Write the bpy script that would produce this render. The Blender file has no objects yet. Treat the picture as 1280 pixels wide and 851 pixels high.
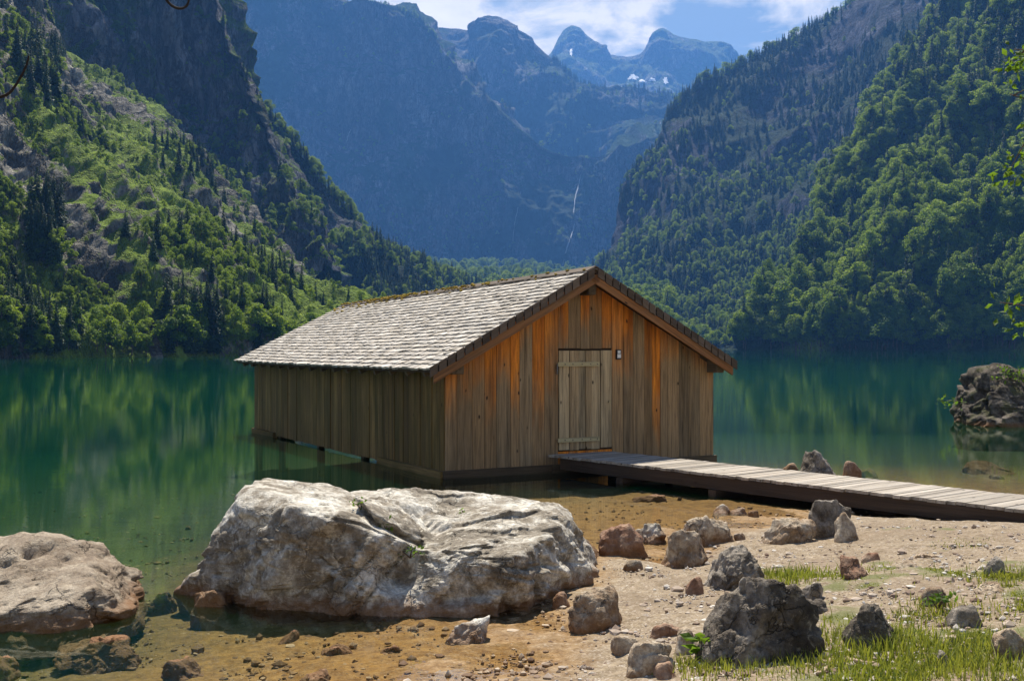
import bpy, bmesh, math, random
import numpy as np
from mathutils import Vector
from mathutils.bvhtree import BVHTree

random.seed(7)
RNG = np.random.default_rng(11)
S = bpy.context.scene
COL = S.collection
F, CX, HY, CAMZ = 1397.0, 640.0, 432.0, 2.5
def P(px, py, Y):
    return np.array([(px-CX)/F*Y, Y, CAMZ-(py-HY)/F*Y])
def PW(px, Y, z=0.0):
    return np.array([(px-CX)/F*Y, Y, z])
def proj(p):
    p = np.asarray(p)
    return CX+p[..., 0]/p[..., 1]*F, HY-(p[..., 2]-CAMZ)/p[..., 1]*F

# ------------------------------------------------------------------ noise
_perm = np.random.default_rng(3).permutation(512).astype(np.int64)
_perm = np.concatenate([_perm, _perm, _perm])
_g = np.random.default_rng(4).normal(size=(512, 3)); _g /= np.linalg.norm(_g, axis=1)[:, None]
def pn(p):
    p = np.asarray(p, float)
    i = np.floor(p).astype(np.int64); f = p-i; i &= 511
    u = f*f*f*(f*(f*6-15)+10)
    out = 0
    for dx in (0, 1):
        wx = u[:, 0] if dx else 1-u[:, 0]
        for dy in (0, 1):
            wy = u[:, 1] if dy else 1-u[:, 1]
            for dz in (0, 1):
                wz = u[:, 2] if dz else 1-u[:, 2]
                h = _perm[(_perm[(_perm[(i[:, 0]+dx) & 511]+i[:, 1]+dy) & 511]+i[:, 2]+dz) & 511]
                d = f-np.array([dx, dy, dz])
                out = out+wx*wy*wz*np.einsum('ij,ij->i', _g[h], d)
    return out*1.5
def fbm(p, o=4, gain=.5):
    s, a, q = 0, 1., np.array(p, float)
    for _ in range(o):
        s = s+a*pn(q); a *= gain; q = q*2.03+17.3
    return s
def ridged(p, o=4, gain=.5):
    s, a, q = 0, 1., np.array(p, float)
    for _ in range(o):
        s = s+a*(1-2*np.abs(pn(q))); a *= gain; q = q*2.07+9.1
    return s
def sstep(a, b, x):
    t = np.clip((x-a)/(b-a), 0, 1); return t*t*(3-2*t)

# ------------------------------------------------------------------ mesh helpers
def mesh_np(name, verts, faces, mats=(), smooth=True, attrs=None, mat_idx=None):
    """faces: (n,k) int array or a list of such arrays"""
    if not isinstance(faces, list): faces = [faces]
    verts = np.asarray(verts, np.float32)
    me = bpy.data.meshes.new(name)
    me.vertices.add(len(verts)); me.vertices.foreach_set('co', verts.ravel())
    tot = np.concatenate([np.full(len(f), f.shape[1]) for f in faces]).astype(np.int32)
    idx = np.concatenate([f.ravel() for f in faces]).astype(np.int32)
    me.loops.add(len(idx)); me.loops.foreach_set('vertex_index', idx)
    st = np.zeros(len(tot), np.int32); st[1:] = np.cumsum(tot)[:-1]
    me.polygons.add(len(tot)); me.polygons.foreach_set('loop_start', st)
    try: me.polygons.foreach_set('loop_total', tot)
    except Exception: pass
    me.polygons.foreach_set('use_smooth', np.full(len(tot), smooth, dtype=bool))
    for m in mats: me.materials.append(m)
    if mat_idx is not None: me.polygons.foreach_set('material_index', np.asarray(mat_idx, np.int32))
    for k, v in (attrs or {}).items():
        v = np.asarray(v, np.float32)
        if v.ndim == 1:
            a = me.attributes.new(k, 'FLOAT', 'POINT'); a.data.foreach_set('value', v)
        else:
            a = me.attributes.new(k, 'FLOAT_VECTOR', 'POINT'); a.data.foreach_set('vector', v.ravel())
    me.update(calc_edges=True); me.validate()
    return me
def link(name, me, parent=None, label=None, cat=None, group=None, kind=None, loc=None):
    o = bpy.data.objects.new(name, me); COL.objects.link(o)
    if parent is not None: o.parent = parent
    if loc is not None: o.location = loc
    if label: o['label'] = label
    if cat: o['category'] = cat
    if group: o['group'] = group
    if kind: o['kind'] = kind
    return o
class MB:
    """collects boxes, tubes and raw pieces into one mesh, with per-piece attributes"""
    def __init__(s): s.v = []; s.f4 = []; s.f3 = []; s.n = 0; s.a = []; s.w = []
    def add(s, v, f4=None, f3=None, rnd=None, wc=None, sh=0.0):
        v = np.asarray(v, float)
        if f4 is not None: s.f4.append(np.asarray(f4)+s.n)
        if f3 is not None: s.f3.append(np.asarray(f3)+s.n)
        s.v.append(v); s.n += len(v)
        r = random.random() if rnd is None else rnd
        a = np.zeros((len(v), 3)); a[:, 0] = r; a[:, 1] = sh; a[:, 2] = random.random(); s.a.append(a)
        s.w.append(np.asarray(wc, float) if wc is not None else v+r*37.0)
    def hexa(s, c, rnd=None, along=2, sh=0.0):
        """8 corners: bottom loop 0-3, top loop 4-7"""
        c = np.asarray(c, float)
        f = [[0, 3, 2, 1], [4, 5, 6, 7], [0, 1, 5, 4], [1, 2, 6, 5], [2, 3, 7, 6], [3, 0, 4, 7]]
        r = random.random() if rnd is None else rnd
        # wood coordinates: x across, z along
        L = np.linalg.norm(c[4:].mean(0)-c[:4].mean(0))
        wx = np.linalg.norm(c[1]-c[0]); wy = np.linalg.norm(c[3]-c[0])
        wc = np.array([[0, 0, 0], [wx, 0, 0], [wx, wy, 0], [0, wy, 0], [0, 0, L], [wx, 0, L], [wx, wy, L], [0, wy, L]])+np.array([r*41, r*13, r*29])
        s.add(c, f4=f, rnd=r, wc=wc, sh=sh)
    def bar(s, p0, p1, w, h, up=(0, 0, 1), rnd=None):
        p0, p1 = np.asarray(p0, float), np.asarray(p1, float)
        d = p1-p0; d /= np.linalg.norm(d)
        sx = np.cross(d, up); sx /= np.linalg.norm(sx); uy = np.cross(sx, d)
        q = [-sx*w/2-uy*h/2, sx*w/2-uy*h/2, sx*w/2+uy*h/2, -sx*w/2+uy*h/2]
        s.hexa([p0+k for k in q]+[p1+k for k in q], rnd)
    def tube(s, pts, rad, n=7, rnd=None):
        pts = np.asarray(pts, float); m = len(pts)
        rad = np.broadcast_to(np.asarray(rad, float), (m,))
        vs = []
        for i in range(m):
            d = pts[min(i+1, m-1)]-pts[max(i-1, 0)]; d /= np.linalg.norm(d)+1e-9
            a = np.cross(d, (0.31, 0.2, 0.93)); a /= np.linalg.norm(a)+1e-9; b = np.cross(d, a)
            for k in range(n):
                t = 2*math.pi*k/n; vs.append(pts[i]+rad[i]*(math.cos(t)*a+math.sin(t)*b))
        f = [[i*n+k, i*n+(k+1) % n, (i+1)*n+(k+1) % n, (i+1)*n+k] for i in range(m-1) for k in range(n)]
        f3 = []
        vs.append(pts[0]); vs.append(pts[-1]); c0 = m*n; c1 = c0+1
        for k in range(n):
            f3.append([c0, (k+1) % n, k]); f3.append([c1, (m-1)*n+k, (m-1)*n+(k+1) % n])
        s.add(vs, f4=f, f3=f3, rnd=rnd)
    def mesh(s, name, mats, smooth=False):
        fs = []
        if s.f4: fs.append(np.concatenate(s.f4))
        if s.f3: fs.append(np.concatenate(s.f3))
        return mesh_np(name, np.concatenate(s.v), fs, mats, smooth, {'pc': np.concatenate(s.a), 'wc': np.concatenate(s.w)})
def shift(me, o):
    me.vertices.foreach_set  # keep API touch
    n = len(me.vertices); c = np.zeros(n*3, np.float32); me.vertices.foreach_get('co', c)
    c = c.reshape(-1, 3)-np.asarray(o, np.float32); me.vertices.foreach_set('co', c.ravel()); me.update()

# ------------------------------------------------------------------ material helpers
class NT:
    def __init__(s, m):
        m.use_nodes = True; s.t = m.node_tree; s.t.nodes.clear()
    def n(s, typ, **kw):
        x = s.t.nodes.new(typ)
        for k, v in kw.items():
            if k.startswith('i_'):
                key = k[2:].replace('_', ' '); x.inputs[int(key) if key.isdigit() else key].default_value = v
            else: setattr(x, k, v)
        return x
    def l(s, a, b): s.t.links.new(a, b)
    def math(s, op, a, b=None, clamp=False):
        x = s.n('ShaderNodeMath', operation=op, use_clamp=clamp)
        for i, v in enumerate((a, b)):
            if v is None: continue
            if isinstance(v, (int, float)): x.inputs[i].default_value = v
            else: s.l(v, x.inputs[i])
        return x.outputs[0]
    def mix(s, fac, a, b, blend='MIX'):
        x = s.n('ShaderNodeMix', data_type='RGBA', blend_type=blend)
        for i, v in ((0, fac), (6, a), (7, b)):
            if isinstance(v, (int, float)): x.inputs[i].default_value = v
            elif isinstance(v, tuple): x.inputs[i].default_value = (*v, 1)
            else: s.l(v, x.inputs[i])
        return x.outputs[2]
    def noise(s, vec, scale, detail=5, rough=.55, dist=0, out=0):
        x = s.n('ShaderNodeTexNoise'); x.inputs['Scale'].default_value = scale; x.inputs['Detail'].default_value = detail
        x.inputs['Roughness'].default_value = rough; x.inputs['Distortion'].default_value = dist
        if vec is not None: s.l(vec, x.inputs['Vector'])
        return x.outputs[out]
    def ramp(s, fac, stops, interp='LINEAR'):
        x = s.n('ShaderNodeValToRGB'); cr = x.color_ramp; cr.interpolation = interp
        while len(cr.elements) < len(stops): cr.elements.new(.5)
        for e, (p, c) in zip(cr.elements, stops):
            e.position = p; e.color = (*c, 1) if isinstance(c, tuple) else (c, c, c, 1)
        s.l(fac, x.inputs[0]); return x.outputs[0]
    def mapr(s, v, a, b, c=0., d=1.):
        x = s.n('ShaderNodeMapRange'); s.l(v, x.inputs[0])
        for i, k in enumerate((a, b, c, d)): x.inputs[i+1].default_value = k
        return x.outputs[0]
    def vmul(s, vec, k):
        x = s.n('ShaderNodeVectorMath', operation='MULTIPLY'); s.l(vec, x.inputs[0]); x.inputs[1].default_value = k
        return x.outputs[0]
    def bump(s, h, strength=.5, dist=.05, normal=None):
        x = s.n('ShaderNodeBump'); x.inputs['Strength'].default_value = strength; x.inputs['Distance'].default_value = dist
        s.l(h, x.inputs['Height'])
        if normal is not None: s.l(normal, x.inputs['Normal'])
        return x.outputs[0]
    def n_white(s, v):
        x = s.n('ShaderNodeTexWhiteNoise', noise_dimensions='1D'); s.l(v, x.inputs['W']); return x.outputs['Value']
    def n_grey(s, v):
        x = s.n('ShaderNodeCombineColor'); [s.l(v, x.inputs[k]) for k in range(3)]; return x.outputs[0]
    def pos(s): return s.n('ShaderNodeNewGeometry').outputs['Position']
    def attr(s, name, out='Fac'): return s.n('ShaderNodeAttribute', attribute_name=name).outputs[out]
    def sep(s, v):
        x = s.n('ShaderNodeSeparateXYZ'); s.l(v, x.inputs[0]); return x.outputs
    def out(s, sh, vol=None):
        o = s.n('ShaderNodeOutputMaterial')
        if sh is not None: s.l(sh, o.inputs['Surface'])
        if vol is not None: s.l(vol, o.inputs['Volume'])
    def princ(s, col, rough=.9, normal=None, spec=.3):
        b = s.n('ShaderNodeBsdfPrincipled')
        if isinstance(col, tuple): b.inputs['Base Color'].default_value = (*col, 1)
        else: s.l(col, b.inputs['Base Color'])
        if isinstance(rough, (int, float)): b.inputs['Roughness'].default_value = rough
        else: s.l(rough, b.inputs['Roughness'])
        b.inputs['Specular IOR Level'].default_value = spec
        if normal is not None: s.l(normal, b.inputs['Normal'])
        return b.outputs[0]
def newmat(name):
    m = bpy.data.materials.new(name); return m, NT(m)

def m_foliage(name, c0, c1, c2, trans=.35):
    m, t = newmat(name)
    r = t.n('ShaderNodeObjectInfo').outputs['Random']
    n = t.noise(t.pos(), .35, 3)
    pc = t.sep(t.attr('pc', 'Vector'))
    v = t.math('ADD', t.math('MULTIPLY', r, .55), t.math('MULTIPLY', n, .3))
    v = t.math('ADD', v, t.math('MULTIPLY', pc[0], .22))
    col = t.ramp(v, [(.15, c0), (.5, c1), (.85, c2)])
    d = t.princ(col, .65, spec=.25)
    tr = t.n('ShaderNodeBsdfTranslucent'); t.l(t.mix(.5, col, (c2[0]*1.5, c2[1]*1.5, c2[2]*.8)), tr.inputs[0])
    mx = t.n('ShaderNodeMixShader', i_0=trans); t.l(d, mx.inputs[1]); t.l(tr.outputs[0], mx.inputs[2])
    t.out(mx.outputs[0]); return m
def m_bark(name, c=(.12, .09, .07)):
    m, t = newmat(name); n = t.noise(t.vmul(t.pos(), (6, 6, 1.2)), 4, 5)
    t.out(t.princ(t.mix(n, (c[0]*.5, c[1]*.5, c[2]*.5), (c[0]*1.5, c[1]*1.5, c[2]*1.5)), .9, t.bump(n, .6, .02))); return m

M_BARK = m_bark('bark')
M_BROAD = m_foliage('broadleaf_foliage', (.022, .060, .004), (.09, .175, .009), (.26, .34, .022), .48)
M_SPRUCE = m_foliage('spruce_foliage', (.010, .028, .010), (.022, .052, .014), (.045, .085, .018), .18)
M_NEAR = m_foliage('near_leaves', (.045, .095, .010), (.085, .16, .016), (.16, .25, .03), .5)
M_GRASS = m_foliage('grass_blades', (.05, .105, .007), (.12, .185, .013), (.30, .29, .06), .4)

def m_rock(name, pal, stain=True, cr=1.0, moss=0.0, sc=1.0):
    """pal = dark, mid, light"""
    m, t = newmat(name); p = t.pos()
    n1 = t.noise(p, 1.3*sc, 6, .62, .6); n2 = t.noise(p, 6*sc, 6, .65); n3 = t.noise(p, 28*sc, 4, .7)
    v = t.math('ADD', t.math('MULTIPLY', n1, .55), t.math('MULTIPLY', n2, .45))
    col = t.ramp(v, [(.34, pal[0]), (.47, pal[1]), (.60, pal[2])])
    col = t.mix(t.mapr(n3, .38, .62, .0, .8), col, t.mix(.6, col, pal[0]))
    # lichen blotches and dark specks
    lich = t.mapr(t.noise(p, 9*sc, 5, .7, 1.0), .56, .66)
    col = t.mix(t.math('MULTIPLY', lich, .45), col, (pal[2][0]*1.15, pal[2][1]*1.12, pal[2][2]*1.05))
    vor = t.n('ShaderNodeTexVoronoi', feature='DISTANCE_TO_EDGE'); vor.inputs['Scale'].default_value = 3.1*sc
    wv = t.n('ShaderNodeVectorMath', operation='ADD'); t.l(p, wv.inputs[0])
    dn = t.n('ShaderNodeVectorMath', operation='SCALE'); t.l(t.noise(p, 3.5*sc, 4, .6, 0, 1), dn.inputs[0]); dn.inputs['Scale'].default_value = .55/sc
    t.l(dn.outputs[0], wv.inputs[1]); t.l(wv.outputs[0], vor.inputs['Vector'])
    crk = t.mapr(vor.outputs['Distance'], 0., .035)
    brk = t.mapr(t.noise(p, 1.7*sc, 3), .45, .6)
    crk = t.math('MAXIMUM', crk, t.math('SUBTRACT', 1.0, brk))
    col = t.mix(t.math('MULTIPLY', t.math('SUBTRACT', 1.0, crk), .55*cr), col, (pal[0][0]*.4, pal[0][1]*.38, pal[0][2]*.35))
    if stain:
        z = t.sep(p)[2]
        w = t.math('ADD', z, t.math('MULTIPLY', t.math('SUBTRACT', n2, .5), .22))
        f = t.mapr(w, .17, .06)
        col = t.mix(t.math('MULTIPLY', f, .75), col, (.20, .095, .035))
    if moss:
        g = t.mapr(t.noise(p, 2.2*sc, 5, .65), .52, .62)
        col = t.mix(t.math('MULTIPLY', g, moss), col, (.07, .075, .02))
    h = t.math('ADD', t.math('MULTIPLY', n2, .6), t.math('MULTIPLY', n3, .4))
    h = t.math('ADD', h, t.math('MULTIPLY', crk, .55*cr))
    h = t.math('ADD', h, t.math('MULTIPLY', t.noise(p, 90*sc, 3, .6), .14))
    t.out(t.princ(col, .85, t.bump(h, .9, .05/sc), .25)); return m
M_PALE = m_rock('limestone_pale', ((.08, .064, .046), (.29, .245, .185), (.80, .755, .66)), cr=.6)
M_TAN = m_rock('limestone_tan', ((.10, .055, .03), (.32, .225, .14), (.60, .51, .385)))
M_LEFT = m_rock('limestone_beige', ((.10, .07, .048), (.26, .20, .14), (.44, .37, .28)), cr=1)
M_RED = m_rock('iron_stained_rock', ((.11, .055, .035), (.28, .15, .09), (.50, .36, .25)))
M_DARK = m_rock('weathered_dark_rock', ((.032, .024, .017), (.125, .10, .075), (.38, .33, .27)), stain=False)
M_MOSSY = m_rock('mossy_dark_rock', ((.02, .016, .012), (.055, .042, .03), (.22, .18, .14)), moss=.6)

def m_wood(name, grey, brown, orange, exposed=1.2, alga=None, rough=.85, dark=.55, sheltered=1.0):
    """plank wood; pc.x random per board, pc.y = shelter factor (1 = dry under the eaves)"""
    m, t = newmat(name)
    wc = t.attr('wc', 'Vector'); pc = t.sep(t.attr('pc', 'Vector'))
    g1 = t.noise(t.vmul(wc, (34, 34, 1.3)), 1.0, 6, .65, .7)
    g2 = t.noise(t.vmul(wc, (5, 5, .55)), 1.0, 4, .6, 1.2)
    blot = t.noise(t.vmul(wc, (2.4, 2.4, .8)), 1.0, 4, .6)
    base = t.mix(t.mapr(pc[0], .1, .9), grey, brown)
    base = t.mix(t.mapr(g2, .3, .7), base, t.mix(.6, base, brown))
    f = t.math('ADD', pc[1], t.math('MULTIPLY', t.math('SUBTRACT', blot, .5), 1.5))
    f = t.math('ADD', f, t.math('MULTIPLY', t.math('SUBTRACT', pc[2], .62), 1.25))
    f = t.mapr(f, .10, .82)
    base = t.mix(t.math('MULTIPLY', f, sheltered), base, t.mix(t.mapr(g2, .3, .7), orange, (orange[0]*.55, orange[1]*.45, orange[2]*.4)))
    base = t.mix(t.mapr(g1, .42, .7, 0, dark), base, t.mix(.75, base, (.015, .011, .008)))
    tone = t.mapr(t.n_white(pc[0]), 0, 1, .62, 1.22)
    base = t.mix(1.0, base, t.n_grey(tone), 'MULTIPLY')
    stn = t.mapr(t.noise(t.vmul(wc, (9, 9, .3)), 1.0, 5, .65, .5), .50, .68, 0, .75)
    base = t.mix(stn, base, t.mix(.8, base, (.02, .014, .009)))
    kv = t.n('ShaderNodeTexVoronoi'); kv.inputs['Scale'].default_value = 1.0; kv.inputs['Randomness'].default_value = 1
    t.l(t.vmul(wc, (4.2, 4.2, 1.9)), kv.inputs['Vector'])
    kn = t.mapr(kv.outputs['Distance'], .05, .10)
    base = t.mix(t.math('SUBTRACT', 1.0, kn), base, (.03, .018, .01))
    if alga is not None:
        z = t.sep(t.pos())[2]
        a = t.mapr(t.noise(t.vmul(wc, (3, 3, .5)), 1.0, 4, .6), .35, .65)
        base = t.mix(t.math('MULTIPLY', a, .8), base, alga)
    t.out(t.princ(base, rough, t.bump(t.math('ADD', g1, t.math('MULTIPLY', kn, .2)), .5, .012), .2)); return m
M_FRONT = m_wood('gable_boards', (.36, .27, .16), (.40, .26, .13), (1.0, .36, .045), dark=.8)
M_SIDE = m_wood('mossy_side_boards', (.38, .245, .085), (.20, .122, .040), (.30, .17, .05), alga=(.062, .050, .009), sheltered=.4, dark=.8)
M_DOOR = m_wood('door_boards', (.52, .42, .26), (.46, .33, .18), (.5, .3, .12), sheltered=.3, dark=.75)
M_SHINGLE = m_wood('roof_shingles', (.72, .68, .62), (.56, .50, .42), (.6, .5, .38), sheltered=.2, dark=.7)
M_VERGE = m_wood('verge_shingles', (.17, .135, .105), (.13, .10, .075), (.25, .15, .07), sheltered=.2)
M_BARGE = m_wood('barge_wood', (.32, .20, .11), (.34, .17, .07), (.55, .22, .06), sheltered=.7)
M_BEAM = m_wood('beam_wood', (.16, .13, .085), (.14, .10, .06), (.2, .13, .07), sheltered=.2)
M_DECK = m_wood('deck_planks', (.47, .43, .375), (.40, .345, .28), (.42, .36, .29), sheltered=.1, dark=.45)
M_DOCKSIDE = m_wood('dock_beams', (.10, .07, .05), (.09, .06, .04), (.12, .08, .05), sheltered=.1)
M_STRAP = m_wood('pale_strap', (.52, .46, .27), (.50, .42, .24), (.5, .42, .25), sheltered=.1, dark=.3)
def m_plain(name, c, rough=.6, metal=0.0):
    m, t = newmat(name); n = t.noise(t.pos(), 25, 4)
    b = t.princ(t.mix(n, tuple(k*.8 for k in c), tuple(min(1, k*1.15) for k in c)), rough)
    b.node.inputs['Metallic'].default_value = metal
    t.out(b); return m
M_WHITE = m_plain('white_enamel', (.75, .75, .73), .4)
M_BLACK = m_plain('black_plastic', (.02, .02, .022), .4)
M_IRON = m_plain('dull_iron', (.12, .11, .10), .5, .7)
M_MOSS = m_plain('yellow_moss', (.36, .25, .035), .95)
M_STICK = m_bark('driftwood', (.42, .31, .2))
M_SNOW = m_plain('snow', (.85, .86, .88), .8)
M_FALL = m_plain('falling_water', (.27, .29, .33), .6)

def m_mountain(name, grass, rock, forest, sc=1.0, streak=(1, 1, .35)):
    """attribute 'rk' (0 grass .. 1 rock); attribute 'fo' woodland floor"""
    m, t = newmat(name); p = t.pos()
    rk = t.attr('rk'); fo = t.attr('fo')
    ps = t.vmul(p, streak)
    n1 = t.noise(ps, .05*sc, 7, .65, .3); n2 = t.noise(p, .22*sc, 6, .7); n3 = t.noise(ps, .6*sc, 4, .7)
    rc = t.ramp(n1, [(.3, tuple(k*.4 for k in rock)), (.5, rock), (.66, tuple(k*1.9 for k in rock))])
    cv = t.n('ShaderNodeTexVoronoi', feature='DISTANCE_TO_EDGE'); cv.inputs['Scale'].default_value = .11*sc
    dv_ = t.n('ShaderNodeVectorMath', operation='MULTIPLY_ADD'); t.l(t.noise(ps, .12*sc, 5, .7, 0, 1), dv_.inputs[0]); dv_.inputs[1].default_value = (22/sc,)*3; t.l(ps, dv_.inputs[2]); t.l(dv_.outputs[0], cv.inputs['Vector'])
    crv = t.mapr(cv.outputs['Distance'], .0, .16)
    rc = t.mix(t.mapr(n3, .42, .62, 0, .7), rc, tuple(k*.3 for k in rock))
    rc = t.mix(t.math('MULTIPLY', t.math('SUBTRACT', 1.0, crv), .7), rc, tuple(k*.22 for k in rock))
    gc = t.ramp(n2, [(.3, tuple(k*.55 for k in grass)), (.5, grass), (.7, (grass[0]*1.5, grass[1]*1.35, grass[2]*1.4))])
    v = t.math('ADD', rk, t.math('MULTIPLY', t.math('SUBTRACT', n2, .5), 1.3))
    v = t.math('ADD', v, t.math('MULTIPLY', t.math('SUBTRACT', n1, .5), .8))
    col = t.mix(t.mapr(v, .42, .58), gc, rc)
    fv = t.math('ADD', fo, t.math('MULTIPLY', t.math('SUBTRACT', n2, .5), .6))
    col = t.mix(t.mapr(fv, .4, .6), col, t.mix(n3, tuple(k*.5 for k in forest), tuple(k*1.4 for k in forest)))
    h = t.math('ADD', t.math('ADD', n1, t.math('MULTIPLY', crv, .3)), t.math('ADD', t.math('MULTIPLY', n2, .5), t.math('MULTIPLY', n3, .3)))
    t.out(t.princ(col, .95, t.bump(h, 1.0, 7/sc), .15)); return m
GR, RK, FO = (.16, .235, .020), (.25, .235, .20), (.030, .055, .014)
M_MT = m_mountain('alpine_slope', GR, RK, FO)
M_CLIFF = m_mountain('grey_cliff', (.09, .14, .025), (.15, .15, .17), FO, 1.0, (1, 1, .3))
M_FAR = m_mountain('wooded_rock', (.022, .042, .012), (.075, .078, .105), (.012, .028, .009), .8, (1, 1, .35))
M_BACK = m_mountain('headwall_rock', (.04, .075, .03), (.17, .17, .19), (.02, .04, .018), .5)
M_PEAK = m_mountain('peak_rock', (.10, .14, .04), (.24, .23, .22), FO, .35)

# ------------------------------------------------------------------ camera, light, world
cd = bpy.data.cameras.new('camera'); cam = bpy.data.objects.new('camera', cd); COL.objects.link(cam)
cam.location = (0, 0, CAMZ); cam.rotation_euler = (math.pi/2, 0, 0)
cd.sensor_width = 36; cd.lens = F/1280*36; cd.shift_y = (HY-425.5)/1280
cd.clip_start = .1; cd.clip_end = 20000; S.camera = cam
SUN_EL, SUN_AZ = math.radians(59), math.radians(-4)
sd = Vector((math.sin(SUN_AZ)*math.cos(SUN_EL), math.cos(SUN_AZ)*math.cos(SUN_EL), math.sin(SUN_EL)))
ld = bpy.data.lights.new('sun', 'SUN'); ld.energy = 5.0; ld.angle = math.radians(.5); ld.color = (1, .93, .80)
sun = bpy.data.objects.new('sun', ld); COL.objects.link(sun)
sun.rotation_euler = (-sd).to_track_quat('-Z', 'Y').to_euler(); sun.location = (0, 200, 400)

W = bpy.data.worlds.new('World'); S.world = W; W.use_nodes = True
t = NT(W)
sky = t.n('ShaderNodeTexSky', sky_type='NISHITA', sun_disc=False, sun_elevation=SUN_EL, sun_rotation=SUN_AZ, altitude=600, air_density=1.0, dust_density=.6, ozone_density=1.2)
g = t.n('ShaderNodeTexCoord').outputs['Generated']
gv = t.vmul(g, (1, 1, 2.2))
cn = t.noise(gv, 9.5, 9, .6, .35); cn2 = t.noise(gv, 2.6, 3, .5)
cm = t.math('ADD', cn, t.math('MULTIPLY', t.math('SUBTRACT', cn2, .5), .8))
el = t.sep(g)[2]
low = t.mapr(el, .55, .28)
cm = t.math('MULTIPLY', t.mapr(cm, .48, .64), low)
cc = t.mix(cn, (9, 8.0, 6.6), (24, 21, 16.5))
cl = t.mix(t.math('MULTIPLY', cm, .85), t.mix(t.math('MULTIPLY', low, .65), sky.outputs[0], (4.6, 5.6, 6.4)), cc)
bg = t.n('ShaderNodeBackground'); bg.inputs['Strength'].default_value = .05; t.l(cl, bg.inputs[0])
wo = t.n('ShaderNodeOutputWorld'); t.l(bg.outputs[0], wo.inputs[0])
vs = S.view_settings; vs.view_transform = 'Standard'; vs.look = 'None'; vs.exposure = .95; vs.gamma = 1

# ------------------------------------------------------------------ near terrain
SHORE_PX = [(660, 851), (692, 830), (706, 790), (692, 752), (716, 722), (770, 700), (830, 704), (880, 690), (905, 668), (940, 658), (985, 649), (1060, 646), (1150, 648), (1240, 650), (1350, 652)]
shore = [tuple(P(x, y, CAMZ*F/(y-HY))[:2]) for x, y in SHORE_PX]
land_poly = [(-60, -14), (-9, 0.5), (-2.6, 5.0)]+shore+[(16, 15), (40, 14), (60, 5), (60, -60), (-60, -60)]
LP = np.array(land_poly, float)
def shore_dist(x, y):
    """signed distance to the shore: + on land"""
    x, y = np.asarray(x, float), np.asarray(y, float)
    q = np.stack([x.ravel(), y.ravel()], 1)
    dm = np.full(len(q), 1e9); ins = np.zeros(len(q), bool)
    n = len(LP)
    for i in range(n):
        a, b = LP[i], LP[(i+1) % n]
        ab = b-a; tt = np.clip(((q-a)@ab)/(ab@ab), 0, 1)
        dm = np.minimum(dm, np.linalg.norm(q-(a+tt[:, None]*ab), axis=1))
        c = ((a[1] > q[:, 1]) != (b[1] > q[:, 1]))
        with np.errstate(divide='ignore', invalid='ignore'):
            xi = a[0]+(q[:, 1]-a[1])/(b[1]-a[1])*(b[0]-a[0])
        ins ^= c & (q[:, 0] < xi)
    return np.where(ins, dm, -dm).reshape(x.shape)
def base_z(x, y):
    d = shore_dist(x, y)
    d = d+.25*pn(np.stack([np.ravel(x)*.9, np.ravel(y)*.9, np.ravel(x)*0+3.3], 1)).reshape(np.shape(d))*np.clip(1-np.abs(d)/6, .0, 1)
    up = .115*np.maximum(d, 0)
    up = np.where(up > .55, .55+(up-.55)*.55, up)
    dn = np.maximum(-d, 0); dn = np.minimum(.030*dn+.00045*dn**2, 9)
    dn = dn+np.where(d < 0, .055*np.clip(-np.asarray(x, float)-1.3, 0, 9)*np.clip(-d, 0, 1), 0)
    return np.where(d > 0, np.minimum(up, 1.3), -dn)
def gz(x, y): return float(base_z(np.array([x]), np.array([y]))[0])

def axis(lo, hi, c0, c1, fine, grow=1.22):
    a = list(np.arange(c0, c1, fine)); s = fine
    v = a[-1]
    while v < hi: s *= grow; v += s; a.append(v)
    s = fine; v = c0; b = []
    while v > lo: s *= grow; v -= s; b.append(v)
    return np.array(b[::-1]+a)
gx, gy = axis(-7000, 7000, -6, 10, .055), axis(-400, 9000, 6, 21, .055)
GX, GY = np.meshgrid(gx, gy)
Z = base_z(GX, GY)
near = (np.abs(GX) < 30) & (GY > -5) & (GY < 60)
pp = np.stack([GX[near], GY[near], np.zeros(near.sum())], 1)
Zn = .035*fbm(pp*1.3, 4)+.016*ridged(pp*6, 3)*.6
Z[near] += Zn*np.clip(1.2-np.abs(pp[:, 1]-13)/40, 0, 1)
def grid_faces(ny, nx):
    i = np.arange(ny*nx).reshape(ny, nx)
    return np.stack([i[:-1, :-1], i[:-1, 1:], i[1:, 1:], i[1:, :-1]], -1).reshape(-1, 4)
GF = grid_faces(len(gy), len(gx))

def grass_mask(x, y):
    q = np.stack([x, y, 0*x], 1)
    d = shore_dist(x, y)
    v = fbm(q*.9+5.1, 3)*.9+fbm(q*3.1, 3)*.55
    px = CX+x/np.maximum(y, .1)*F; py = HY+CAMZ*.86/np.maximum(y, .1)*F
    w = sstep(.8, 2.2, d)*.9-1.0
    w = w+.40*sstep(960, 1010, px)*sstep(740, 850, py)-.55*sstep(950, 860, px)-.5*sstep(705, 690, py)+.25*sstep(1180, 1280, px)
    return v+w
gm = np.full(GX.shape, -1.0)
sel = (np.abs(GX) < 14) & (GY > -2) & (GY < 26)
gm[sel] = grass_mask(GX[sel], GY[sel])

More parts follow.
